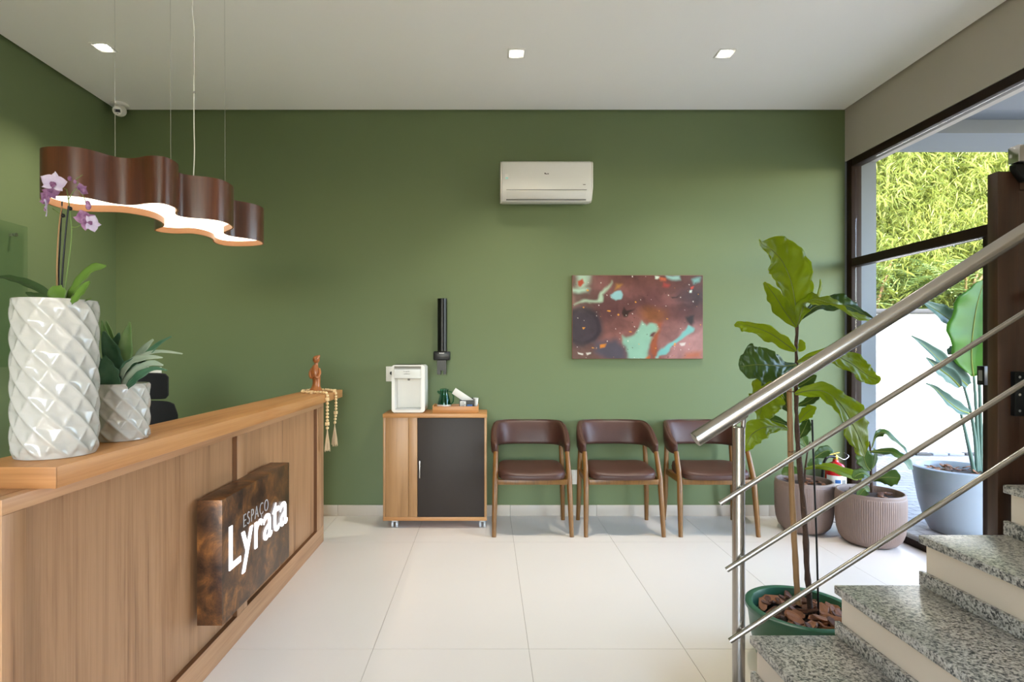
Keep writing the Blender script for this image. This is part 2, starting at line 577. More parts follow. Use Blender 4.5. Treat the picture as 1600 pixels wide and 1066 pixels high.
fl = struct(MB().box(XL - .2, XR + .12, YF - .2, YB + .1, -.12, -.003), 'floor', M_grout, 'cream porcelain tile floor', smooth=False)
txs = [XL] + [0.185 + .69 * k for k in range(-4, 4) if XL < 0.185 + .69 * k < XR] + [XR]
tys = [YF] + [3.88 - 1.39 * k for k in range(4, -1, -1) if 3.88 - 1.39 * k > YF] + [YB]
for i in range(len(txs) - 1):
    for j in range(len(tys) - 1):
        g = .0012
        build(MB().box(txs[i] + g, txs[i + 1] - g, tys[j] + g, tys[j + 1] - g, -.01, 0), 'tile', M_tile, fl, smooth=False)

struct(MB().box(XL - .2, XR, YB, YB + .2, -.1, ZC + .12), 'wall_back', M_green, 'green painted wall behind the waiting chairs', smooth=False)
struct(MB().box(XL - .2, XL, YF - .2, YB, -.1, ZC + .12), 'wall_left', M_green, 'green painted wall behind the reception counter', smooth=False)
wr = struct(MB().box(XR, XO, YF - .2, YB, 2.836, ZC + .12).box(XR, XO, YF - .2, 2.02, -.1, 2.836), 'wall_right', M_greige, 'greige wall around the window and door', smooth=False)
wf = struct(MB().box(XL - .2, -1.5, YF - .2, YF, -.1, ZC + .12).box(.6, XO, YF - .2, YF, -.1, ZC + .12)
            .box(-1.5, .6, YF - .2, YF, -.1, .15).box(-1.5, .6, YF - .2, YF, 2.55, ZC + .12), 'wall_front', M_white, 'wall behind the viewer', smooth=False)  # out of view; opening and white paint chosen to raise the fill light
struct(MB().box(XL + .018, XR - .018, YF + .018, YB - .018, ZC, ZC + .02), 'ceiling', M_white, 'white plaster ceiling', smooth=False)
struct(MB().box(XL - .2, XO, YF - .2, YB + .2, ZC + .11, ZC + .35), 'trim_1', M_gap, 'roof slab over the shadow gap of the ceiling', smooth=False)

# skirting tiles along the green wall
sk = thing('baseboard_back', None, None, (0, YB, 0), kind='structure')
xs = [XL + .002] + [0.185 + .69 * k for k in range(-4, 4) if XL < 0.185 + .69 * k < XR] + [XR - .002]
for a, b in zip(xs[:-1], xs[1:]):
    build(MB().box(a + .001, b - .001, YB - .012, YB, 0, .087), 'skirting_tile', M_skirt, sk, bevel=.002)
sk = thing('baseboard_left', None, None, (XL, 0, 0), kind='structure')
ys = [-2.1 + .69 * k for k in range(10)] + [YB - .02]
for a, b in zip(ys[:-1], ys[1:]):
    if b > a + .05: build(MB().box(XL, XL + .012, a + .001, b - .001, 0, .087), 'skirting_tile', M_skirt, sk, bevel=.002)

# window wall on the right
FX0, FX1 = XR + .005, XR + .085
wn1 = thing('window_1', 'bronze framed glazing beside the open door', None, (XR + .04, 3.8, 0), kind='structure')
build(MB().box(FX0, FX1, 4.425, 4.487, .0, 2.836), 'jamb', M_frame, wn1, bevel=.004)
build(MB().box(FX0, FX1, 3.2, 3.235, .0, 2.0), 'jamb', M_frame, wn1, bevel=.004)
build(MB().box(FX0 + .012, FX1, 3.236, 3.27, .0, 1.985), 'jamb', M_frame, wn1, bevel=.004)
build(MB().box(FX0, FX1, 2.02, 4.424, 2.776, 2.836), 'head', M_frame, wn1, bevel=.004)
build(MB().box(FX0, FX1, 3.18, 4.424, 1.986, 2.05), 'transom', M_frame, wn1, bevel=.004)
build(MB().box(FX0 + .01, FX1, 2.10, 3.178, 1.99, 2.05), 'transom', M_frame, wn1, bevel=.004)
build(MB().box(FX0, FX1, 3.271, 4.424, .0, .05), 'sill', M_frame, wn1, bevel=.004)
build(MB().box(FX0, FX1, 2.025, 2.095, .0, 2.775), 'jamb', M_frame, wn1, bevel=.004)
build(MB().box(FX0 + .03, FX0 + .038, 3.271, 4.424, .05, 1.985), 'pane', M_glass, wn1, smooth=False)
build(MB().box(FX0 + .03, FX0 + .038, 2.096, 4.424, 2.05, 2.775), 'pane', M_glass, wn1, smooth=False)
st = build(MB().box(XR - .03, XR + .002, 3.205, 3.255, 1.125, 1.235), 'strike_box', M_black, wn1, bevel=.004)
build(MB().box(XR - .031, XR - .029, 3.216, 3.242, 1.15, 1.21), 'latch_hole', M_gplastic, st, smooth=False)

# the door leaf, swung into the room
dr = thing('door_1', 'dark brown wooden door leaf standing open behind the stairs', None, (2.86, 2.12, 0), kind='structure')
DY0, DY1 = 2.10, 2.145
build(MB().box(1.91, 1.992, DY0, DY1, .012, 1.994), 'stile', M_doorw, dr, bevel=.003)
build(MB().box(2.778, 2.858, DY0, DY1, .012, 1.994), 'stile', M_doorw, dr, bevel=.003)
build(MB().box(1.993, 2.777, DY0, DY1, 1.925, 1.994), 'rail', M_doorw, dr, bevel=.003)
build(MB().box(1.993, 2.777, DY0, DY1, .012, .12), 'rail', M_doorw, dr, bevel=.003)
build(MB().box(1.993, 2.777, DY0 + .01, DY1 - .01, .121, 1.924), 'panel', M_doorw, dr, smooth=False)
lk = build(MB().box(1.955, 2.085, DY0 - .022, DY0 - .001, 1.08, 1.245), 'lock_case', M_black, dr, bevel=.004)
build(MB().tube([(2.045, DY0 - .04, 1.13), (2.045, DY0 - .02, 1.13)], .016, 20), 'lock_cylinder', M_chrome, lk)
for (a, b) in ((1.968, 1.225), (1.968, 1.10), (1.968, 1.16)):
    build(MB().tube([(a, DY0 - .026, b), (a, DY0 - .02, b)], .005, 10), 'screw', M_chrome, lk)
build(MB().box(2.0, 2.16, DY0 - .05, DY0 - .02, 1.515, 1.55).box(2.01, 2.04, DY0 - .03, DY0 - .001, 1.52, 1.545), 'pull_handle', M_black, dr, bevel=.004)
cl = build(MB().box(1.945, 2.2, DY0 - .045, DY0 - .0, 2.015, 2.08), 'door_closer', M_chrome, dr, bevel=.006)
build(MB().prism([(1.985, 1.95), (2.2, 1.95), (2.2, 2.013), (1.95, 2.013), (1.95, 1.996)], 1, DY0 - .03, DY0 - .002), 'closer_bracket', M_black, cl, bevel=.002)

# unseen window added behind the viewer, placed and sized for fill light
wn2 = thing('fill_window', 'bronze framed window added behind the viewer for fill light', None, (0, YF - .1, .15), kind='structure')
for x in (-1.5, -.48, .54):
    build(MB().box(x, x + .06, YF - .14, YF - .06, .15, 2.55), 'mullion', M_frame, wn2, smooth=False)
build(MB().box(-1.44, .54, YF - .14, YF - .06, .15, .21), 'sill', M_frame, wn2, smooth=False)
build(MB().box(-1.44, .54, YF - .14, YF - .06, 2.49, 2.55), 'head', M_frame, wn2, smooth=False)
for a, b in ((-1.44, -.48), (-.42, .54)):
    build(MB().box(a, b, YF - .105, YF - .097, .21, 2.49), 'pane', M_glass, wn2, smooth=False)

# ================================================================ outdoors
tag(build(MB().box(-40, 40, -40, 60, -.4, -.1), 'garden_ground', M_earth, smooth=False), 'bare garden ground around the building', kind='structure')
tag(build(MB().box(XR + .086, 13, -9, 7.25, -.098, -.02), 'paved_court', M_paver, smooth=False), 'grey stone paved court outside the window', kind='structure')
bw = tag(build(MB().box(-2, 16, 7.25, 7.42, -.098, 1.80), 'boundary_wall', M_wallout, smooth=False), 'tall white rendered wall closing the paved court', 'wall')
build(MB().box(-2, 16, 7.20, 7.47, 1.801, 1.86), 'coping', M_coping, bw, bevel=.01)
for k in range(34):
    x = 3.6 + k * .21
    build(MB().box(x, x + .19, 7.17, 7.249, -.02, .012), 'edging_stone', M_coping if k % 3 == 0 else M_outshade, bw, bevel=.006)
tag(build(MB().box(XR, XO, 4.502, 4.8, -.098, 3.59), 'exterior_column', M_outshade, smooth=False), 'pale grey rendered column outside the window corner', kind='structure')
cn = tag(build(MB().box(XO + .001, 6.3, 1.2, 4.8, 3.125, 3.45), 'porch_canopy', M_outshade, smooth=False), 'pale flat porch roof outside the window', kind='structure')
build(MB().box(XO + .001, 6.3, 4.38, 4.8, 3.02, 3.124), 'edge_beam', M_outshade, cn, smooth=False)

# --- bamboo and trees beyond the wall
def leaf_cloud(rng, n, centre, size, L, Wd, droop, cluster=9, spread=.16):
    """narrow leaves hanging in sprays; returns verts and faces"""
    V, Fc = [], []
    for c in range(n // cluster):
        while True:
            p = Vector((rng.uniform(-1, 1), rng.uniform(-1, 1), rng.uniform(-1, 1)))
            if .25 < p.length < 1: break
        p = Vector((centre[0] + p.x * size[0], centre[1] + p.y * size[1], centre[2] + p.z * size[2]))
        az = rng.uniform(0, 2 * PI)
        for k in range(cluster):
            a = az + rng.uniform(-1.3, 1.3)
            el = rng.gauss(-droop, .45)
            d = Vector((math.cos(a) * math.cos(el), math.sin(a) * math.cos(el), math.sin(el)))
            s = d.cross(Vector((rng.uniform(-.6, .6), rng.uniform(-.6, .6), 1))).normalized()
            o = p + Vector((rng.gauss(0, spread), rng.gauss(0, spread), rng.gauss(0, spread * .7)))
            l = L * rng.uniform(.6, 1.3)
            b = len(V)
            m = o + d * l * .45 + Vector((0, 0, .01))
            V += [o, m + s * Wd * .5, o + d * l - Vector((0, 0, l * .18)), m - s * Wd * .5]
            Fc += [(b, b + 1, b + 2), (b, b + 2, b + 3)]
    mb = MB()
    mb.v = [tuple(v) for v in V]
    mb.f = Fc
    return mb

def bamboo(i, x, y, label, mat, h, rx, n):
    rng = random.Random(50 + i)
    r = thing('bamboo_clump', label, 'bamboo', (x, y, -.1), 'bamboo beyond the white wall')
    for k in range(9):
        a = rng.uniform(0, 2 * PI)
        q = rng.uniform(.05, .35)
        b = Vector((x + q * math.cos(a), y + q * math.sin(a), -.1))
        lean = Vector((math.cos(a), math.sin(a), 0)) * rng.uniform(.2, .9)
        pts = [b + lean * t * t + Vector((0, 0, h * t)) for t in (0, .25, .5, .75, 1)]
        build(MB().tube(pts, [.035, .033, .028, .02, .008], 6), 'culm', M_culm, r)
    f = build(leaf_cloud(rng, n, (x, y, h * .52), (rx, rx * .9, h * .5), .17, .019, .6, 12, .14), 'foliage', mat, r, smooth=False, recalc=False)
    f['kind'] = 'stuff'

bl = ['yellow-green bamboo clump behind the white wall, right beside the grey column',
      'tallest yellow-green bamboo clump, second from the grey column',
      'olive-shaded bamboo clump near the middle of the window view',
      'bamboo clump above the transom next to the brown door leaf',
      'bamboo clump rising behind the door closer at the right edge',
      'olive bamboo standing deeper in the garden between the front clumps',
      'olive bamboo standing deepest, towards the right edge of the window']
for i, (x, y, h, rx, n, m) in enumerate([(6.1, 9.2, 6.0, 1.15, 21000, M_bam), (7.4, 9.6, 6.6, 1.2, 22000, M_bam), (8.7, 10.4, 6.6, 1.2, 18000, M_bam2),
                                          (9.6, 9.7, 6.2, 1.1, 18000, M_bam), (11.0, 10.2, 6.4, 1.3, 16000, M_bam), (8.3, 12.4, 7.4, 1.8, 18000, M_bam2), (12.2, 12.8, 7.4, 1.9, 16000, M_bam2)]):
    bamboo(i, x, y, bl[i], m, h, rx, n)

def feathery(i, x, y, label):
    rng = random.Random(90 + i)
    r = thing('feathery_tree', label, 'tree', (x, y, -.1), 'feathery trees just over the white wall')
    build(MB().tube([(x, y, -.1), (x + .05, y, 1.0), (x - .05, y - .05, 1.9), (x + .2, y - .1, 2.7)], [.05, .042, .03, .012], 8), 'trunk', M_stake, r)
    mb = MB()
    for k in range(5):
        a = rng.uniform(0, 2 * PI)
        mb.tube([(x, y, 1.3 + .2 * k), (x + .5 * math.cos(a), y + .3 * math.sin(a), 1.9 + .22 * k), (x + .9 * math.cos(a), y + .5 * math.sin(a), 2.2 + .2 * k)], [.022, .015, .006], 6)
    build(mb, 'branch', M_stake, r)
    # compound fronds: a rachis with fine leaflets
    V, Fc = [], []
    for k in range(170):
        o = Vector((x + rng.uniform(-1.1, 1.1), y + rng.uniform(-.5, .5), rng.uniform(1.5, 2.75)))
        a = rng.uniform(0, 2 * PI)
        d = Vector((math.cos(a), math.sin(a) * .6, rng.uniform(-.2, .3))).normalized()
        s = d.cross(Vector((0, 0, 1))).normalized()
        for t in range(12):
            p = o + d * (.04 * t) - Vector((0, 0, .0022 * t * t))
            l = .13 * math.sin(PI * (t + 1.5) / 14)
            for sg in (-1, 1):
                b = len(V)
                e = p + s * sg * l + d * .03 - Vector((0, 0, .02))
                V += [p, p + d * .022, e, e - d * .012]
                Fc += [(b, b + 1, b + 2, b + 3)]
    mb = MB()
    mb.v = [tuple(v) for v in V]
    mb.f = Fc
    f = build(mb, 'foliage', M_feather, r, smooth=False, recalc=False)
    f['kind'] = 'stuff'
for i, (x, y, l) in enumerate([(5.9, 8.55, 'pale feathery tree over the wall coping, nearest the grey column'),
                               (7.3, 8.6, 'pale feathery tree over the wall coping, beside the door jamb'),
                               (8.6, 8.65, 'pale feathery tree over the wall coping, farthest right')]):
    feathery(i, x, y, l)
# ================================================================ stairs and railing
SY0, SY1 = .72, 1.93
RISE, RUN, SX0 = .1725, .2900, .612
sr = thing('staircase', 'granite topped stairs rising towards the right wall', 'stairs', (SX0, SY1, 0))
for k in range(7):
    x0, z = SX0 + RUN * k, RISE * (k + 1)
    x1 = x0 + RUN if k < 6 else 2.85
    build(MB().box(x0 + .022, x0 + .06, SY0, SY1 - .008, z - RISE, z - .028), 'riser', M_riser, sr, smooth=False)
    build(MB().box(x0, x1 + .03 if k < 6 else x1, SY0, SY1, z - .028, z), 'tread', M_granite, sr, bevel=.003)
    build(MB().box(x0 + .004, x0 + .021, SY0, SY1 + .003, z - RISE + .0005, z - RISE + .048), 'riser_foot', M_granite, sr, bevel=.002)
    build(MB().box(x0 + .061, x1 + .02 if k < 6 else x1, SY0 + .01, SY1 - .009, .001 if k < 2 else z - 2 * RISE, z - .029), 'step_core', M_riser, sr, smooth=False)

rl = thing('stair_railing', 'brushed steel stair railing with three thin rails', 'railing', (.82, 1.83, RISE))
PX = W(1154, 700, 1.83).x
build(MB().lathe([(.0195, RISE + .006), (.0195, 1.073), (.0175, 1.0745)], (PX, 1.83, 0), 32), 'post', M_steelv, rl)
build(MB().lathe([(.04, RISE), (.04, RISE + .006), (.036, RISE + .008)], (PX, 1.83, 0), 32), 'base_flange', M_steelv, rl)
def raildef(x, y, slope, Y, r, name, over=1.0):
    a = W(x, y, Y)
    L = 2.72 - a.x
    b = a + Vector((L, 0, L * slope))
    d = (b - a).normalized()
    pts = [a, a + d * .003, b]
    o = build(MB().tube(pts, [r * .93, r, r], 28), name, M_steel, rl)
    return a, d
ha, hd = raildef(1086, 687, .632, 1.80, .0245, 'handrail')
for (x, y, s) in ((1125, 787, .628), (1135, 891, .630), (1140, 1002, .648)):
    a, d = raildef(x, y, s, 1.795, .0085, 'rail')
    t = (PX - a.x) / d.x
    q = a + d * t
    build(MB().tube([q + Vector((0, .006, 0)), q + Vector((0, .022, 0))], .006, 12), 'rail_pin', M_steel, rl)
hz = (ha + hd * ((PX - ha.x) / hd.x)).z
build(MB().tube([(PX + .012, 1.825, 1.07), (PX + .012, 1.815, hz - .018)], .0075, 12), 'handrail_stem', M_steel, rl)
build(MB().obox(Vector((PX - .012, 1.802, hz - .036)), hd * .028, (0, .014, 0), Vector((0, 0, .003))), 'saddle', M_steel, rl, bevel=.001)

# ================================================================ reception counter
BX0, BX1 = -1.325, -1.156     # back and recessed front of the base
FXC = -1.135                  # face of the frame
BY0, BY1 = 1.314, 3.90
ZS0, ZS1 = .9735, 1.0285
rc = thing('reception_counter', 'oak reception counter base with framed front panels', 'counter', (-1.2, 2.6, 0))
build(MB().box(BX0, -1.17, BY0, BY1, 0, ZS0), 'carcass', M_oakV, rc, smooth=False)
build(MB().box(-1.169, BX1, BY0 + .07, 2.552, .113, .935), 'panel', M_oakV, rc, smooth=False)
build(MB().box(-1.169, BX1, 2.66, 3.75, .113, .935), 'panel', M_oakV, rc, smooth=False)
build(MB().box(-1.169, FXC, BY0, BY0 + .07, .113, .935), 'stile', M_oakV, rc, bevel=.001)
build(MB().box(-1.169, FXC, 2.552, 2.66, .113, .935), 'stile', M_oakV, rc, bevel=.001)
build(MB().box(-1.169, FXC, 3.75, BY1, .113, .935), 'stile', M_oakV, rc, bevel=.001)
for y in (2.552, 3.75):  # thin strips painted dark as the shade on the panel recess faces
    build(MB().box(BX1 + .0005, FXC - .0005, y - .0025, y - .0002, .114, .934), 'recess_shade', M_recshade, rc, smooth=False)
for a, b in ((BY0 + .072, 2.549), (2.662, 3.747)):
    build(MB().box(BX1 + .0005, FXC - .0005, a, b, .1126, .1145), 'recess_shade', M_recshade, rc, smooth=False)
build(MB().box(-1.169, FXC, BY0, BY1, 0, .1125), 'bottom_rail', M_oakF, rc, bevel=.001)
build(MB().box(-1.169, FXC, BY0, BY1, .9355, ZS0 - .0005), 'top_rail', M_oakF, rc, bevel=.001)
ct = tag(build(MB().box(-1.335, -1.09, 1.4235, 4.235, ZS0, ZS1), 'counter_top', M_oakY, bevel=.0015), 'long warm oak slab topping the reception counter', 'countertop')
build(MB().box(-1.335, -1.09, 1.42, 1.4234, ZS0, ZS1), 'end_band', M_oakX, ct, bevel=.0008)

# illuminated box sign
SXF = -1.0376
sg = thing('illuminated_sign', 'rust brown box sign with glowing white letters on the counter front', 'sign', (-1.09, 2.57, .245))
build(MB().box(FXC - .001, SXF, 2.199, 2.945, .245, .7365), 'box', M_rust, sg, bevel=.001)

def letters(txt, size, weight, y0, y1, z0, z1, mat, parent, depth=.004, space=1.0):
    cu = bpy.data.curves.new('t', 'FONT')
    cu.body = txt
    cu.size = 1.0
    cu.offset = weight
    cu.extrude = .01
    cu.resolution_u = 6
    cu.space_character = space
    to = bpy.data.objects.new('t', cu)
    COL.objects.link(to)
    dg = bpy.context.evaluated_depsgraph_get()
    me = bpy.data.meshes.new_from_object(to.evaluated_get(dg))
    bpy.data.objects.remove(to)
    bm = bmesh.new()
    bm.from_mesh(me)
    bm.verts.ensure_lookup_table()
    bmesh.ops.remove_doubles(bm, verts=bm.verts, dist=1e-5)
    bm.verts.ensure_lookup_table()
    bm.faces.ensure_lookup_table()
    seen, isl = set(), []
    for v in bm.verts:
        if v.index in seen: continue
        stack, comp = [v], []
        seen.add(v.index)
        while stack:
            u = stack.pop()
            comp.append(u.index)
            for e in u.link_edges:
                o = e.other_vert(u)
                if o.index not in seen:
                    seen.add(o.index)
                    stack.append(o)
        isl.append(comp)
    co = [v.co.copy() for v in bm.verts]
    X0, X1 = min(c.x for c in co), max(c.x for c in co)
    Z0, Z1 = min(c.y for c in co), max(c.y for c in co)
    # merge islands that overlap in x (a cedilla and its C)
    isl.sort(key=lambda q: min(co[i].x for i in q))
    merged = []
    for q in isl:
        a, b = min(co[i].x for i in q), max(co[i].x for i in q)
        if merged and a < merged[-1][1] - .35 * min(b - a, merged[-1][1] - merged[-1][0]):
            merged[-1] = (min(a, merged[-1][0]), max(b, merged[-1][1]), merged[-1][2] + q)
        else:
            merged.append((a, b, q))
    for (a, b, q) in merged:
        ix = {i: k for k, i in enumerate(q)}
        mb = MB()
        for i in q:
            c = co[i]
            mb.v.append((SXF + .0005 + (depth if c.z > 0 else 0), y0 + (c.x - X0) / (X1 - X0) * (y1 - y0), z0 + (c.y - Z0) / (Z1 - Z0) * (z1 - z0)))
        mb.f = [tuple(ix[v.index] for v in f.verts) for f in bm.faces if f.verts[0].index in ix]
        build(mb, 'letter', mat, parent, smooth=False)
    bm.free()

def onsign(x, y):      # depth and height on the sign's face of a pixel
    p = (VX - x) / -SXF
    return F / p, HC - (y - VY) / p
letters('Lyrata', 1, .002, 2.256, 2.909, .378, .613, M_letter, sg, space=1.06)
letters('ESPAÇO', 1, -.014, 2.39, 2.66, .556, .624, M_letter2, sg, depth=.002, space=1.25)

# ================================================================ hanging lamp
up_, lo_ = [], []
near_side = [(90, 372), (140, 362), (240, 360), (330, 364), (440, 380), (560, 408), (660, 420), (730, 418), (800, 408), (900, 410), (970, 430), (1010, 456), (995, 478), (1015, 494),
             (1080, 505), (1180, 512), (1280, 525), (1350, 550), (1372, 576), (1318, 600), (1316, 612), (1360, 628), (1450, 640), (1530, 655), (1570, 674)]
far_side = [(1540, 690), (1400, 696), (1290, 688), (1235, 668), (1228, 650), (1195, 632), (1100, 611), (1000, 613), (880, 602), (842, 585), (895, 566), (898, 545), (840, 512), (740, 488), (620, 472), (480, 470), (330, 462), (185, 432), (115, 400)]
ZL, LH = 1.883, .178
def lampxy(cx, cy):
    x, y = 40 + cx * .2375, 220 + cy * .2375
    Y = F * (ZL - HC) / (VY - y)
    return ((x - VX) * Y / F, Y)
outl = [lampxy(*q) for q in near_side + far_side]
outl = [tuple(q) for q in catmull(outl, 220, True)]
for _ in range(3):
    outl = [tuple((np.array(outl[i - 1]) + 2 * np.array(outl[i]) + np.array(outl[(i + 1) % len(outl)])) / 4) for i in range(len(outl))]
nO = len(outl)
area = sum(outl[i][0] * outl[(i + 1) % nO][1] - outl[(i + 1) % nO][0] * outl[i][1] for i in range(nO))
def offs(d):
    r = []
    for i in range(nO):
        a, b = np.array(outl[i - 1]), np.array(outl[(i + 1) % nO])
        t = (b - a) / (np.linalg.norm(b - a) + 1e-9)
        n = np.array([-t[1], t[0]]) * (1 if area > 0 else -1)
        r.append(tuple(np.array(outl[i]) + n * d))
    return r
inn = offs(.007)
lc = (np.mean([q[0] for q in outl]), np.mean([q[1] for q in outl]))
lp = thing('pendant_lamp', 'wavy dark wood pendant lamp glowing underneath above the counter', 'lamp', (lc[0], lc[1], ZL))
mb = MB()
def ring(poly, z): return [(p[0], p[1], z) for p in poly]
V = ring(outl, ZL) + ring(outl, ZL + LH) + ring(inn, ZL + LH) + ring(inn, ZL)
fs = []
for i in range(nO):
    j = (i + 1) % nO
    fs += [(i, j, nO + j, nO + i), (nO + i, nO + j, 2 * nO + j, 2 * nO + i)]
build(MB().add(V, fs), 'shade', M_lampw, lp, angle=60)
V = ring(inn, ZL + LH - .001) + ring(inn, ZL) + ring(outl, ZL - .0002)
fs = [(i, (i + 1) % nO, nO + (i + 1) % nO, nO + i) for i in range(nO)] + [(nO + i, nO + (i + 1) % nO, 2 * nO + (i + 1) % nO, 2 * nO + i) for i in range(nO)]
build(MB().add(V, fs), 'shade_lining', M_lampin, lp, angle=60)
dif = offs(.0085)
def plate(poly, z0, z1, name, mat):
    n = len(poly)
    V = ring(poly, z0) + ring(poly, z1)
    fs = [tuple(range(n)), tuple(range(2 * n - 1, n - 1, -1))] + [(i, (i + 1) % n, n + (i + 1) % n, n + i) for i in range(n)]
    return build(MB().add(V, fs), name, mat, lp, smooth=False, tri=True)
plate(dif, ZL + .026, ZL + .031, 'diffuser', M_diff)
plate(dif, ZL + LH - .03, ZL + LH - .026, 'mounting_plate', M_lampin)
for (x, Y, zt) in ((180, 2.18, ZC), (267, 2.35, ZC), (352, 2.72, ZC)):
    a = W(x, 300, Y)
    build(MB().tube([(a.x, Y, ZL + LH - .026), (a.x - .004, Y, ZC - .001)], .0008, 6), 'suspension_wire', M_chrome, lp)
a = W(303, 300, 2.5)
zz = [ZL + LH - .026, 2.2, 2.35, 2.6, 2.75, 2.85, 3.0, ZC - .02]
xx = [-.006, .002, 0, 0, .001, -.007, .006, .008]
pts = catmull([(a.x + dx, 2.5, z) for dx, z in zip(xx, zz)], 40)
build(MB().tube(pts, .0024, 8), 'power_cable', M_wplastic, lp)
build(MB().tube([(a.x, 2.497, 2.55), (a.x, 2.497, 2.72)], .0012, 6), 'suspension_wire', M_chrome, lp)
build(MB().lathe([(.001, ZC - .021), (.045, ZC - .02), (.05, ZC - .001), (.001, ZC)], (a.x + .008, 2.5, 0), 32), 'ceiling_rose', M_wplastic, lp)
build(MB().tube([(a.x, 2.5, 2.468), (a.x, 2.5, 2.478)], .005, 10), 'cable_clip', M_chrome, lp)

# ================================================================ recessed downlights
def downlight(x, y, label):
    r = thing('downlight', label, 'ceiling light', (x, y, ZC), 'square recessed downlights')
    h = .056
    V = []
    for hh, z in ((h, ZC - .004), (h - .008, ZC - .006), (h - .014, ZC - .003), (h - .02, ZC - .0012)):
        V += [(x - hh, y - hh, z), (x + hh, y - hh, z), (x + hh, y + hh, z), (x - hh, y + hh, z)]
    V += [(x - h, y - h, ZC), (x + h, y - h, ZC), (x + h, y + h, ZC), (x - h, y + h, ZC)]
    fs = [(4 * i + k, 4 * i + (k + 1) % 4, 4 * i + 4 + (k + 1) % 4, 4 * i + 4 + k) for i in range(3) for k in range(4)]
    fs += [(k, (k + 1) % 4, 16 + (k + 1) % 4, 16 + k) for k in range(4)]
    build(MB().add(V, fs), 'frame', M_wplastic, r, smooth=False)
    build(MB().lathe([(.034, ZC - .006), (.036, ZC - .001)], (x, y, 0), 24), 'lens', M_lens, r)
    l = bpy.data.lights.new('downlight_beam', 'SPOT')
    l.energy = 85
    l.color = (1.0, .90, .77)
    l.spot_size = math.radians(104)
    l.spot_blend = 1.0
    l.shadow_soft_size = .035
    o = bpy.data.objects.new('downlight_beam', l)
    o.location = (x, y, ZC - .012)
    COL.objects.link(o)
downlight(-2.43, 3.56, 'square ceiling downlight above the corner behind the pendant lamp')
downlight(.19, 3.63, 'square ceiling downlight in line with the air conditioner')
downlight(1.54, 3.63, 'square ceiling downlight above the painting, nearest the window')

# ================================================================ security camera
c = W(187, 176, 4.38)
scm = thing('security_camera', 'small white dome security camera in the ceiling corner', 'camera', (c.x, 4.38, ZC))
build(MB().lathe([(.062, ZC), (.062, ZC - .012), (.056, ZC - .018), (.04, ZC - .02)], (c.x, 4.38, 0), 32), 'mount', M_wplastic, scm)
fd = Vector((.28, -1, -.45)).normalized()
cc = Vector((c.x, 4.38, ZC - .05))
hb = build(MB().ball(cc, (.048, .048, .045), 24, 14), 'dome', M_wplastic, scm)
build(MB().tube([cc + fd * .025, cc + fd * .05, cc + fd * .056], [.036, .036, .032], 28), 'eye_housing', M_wplastic, scm)
side = fd.cross(Vector((0, 0, 1))).normalized()
upv = side.cross(fd)
build(MB().obox(cc + fd * .0565, side * .021, upv * .011, fd * .001), 'eye_window', M_black, scm, bevel=.003)
build(MB().obox(cc + fd * .0565 - upv * .02, side * .006, upv * .0025, fd * .001), 'maker_mark', M_gplastic, scm)

# glass name board on the left wall
gp = thing('glass_board', 'frameless clear glass board on steel studs on the left wall', 'glass board', (XL, 3.0, 1.2))
build(MB().box(XL + .022, XL + .030, 2.4, 3.60, 1.222, 2.115), 'pane', M_glassg, gp, bevel=.001)
for z in (1.29, 2.045):
    build(MB().tube([(XL + .0005, 3.50, z), (XL + .021, 3.50, z)], .008, 16), 'stud', M_chrome, gp)
    build(MB().tube([(XL + .0305, 3.50, z), (XL + .042, 3.50, z)], .0115, 20), 'stud_cap', M_chrome, gp)
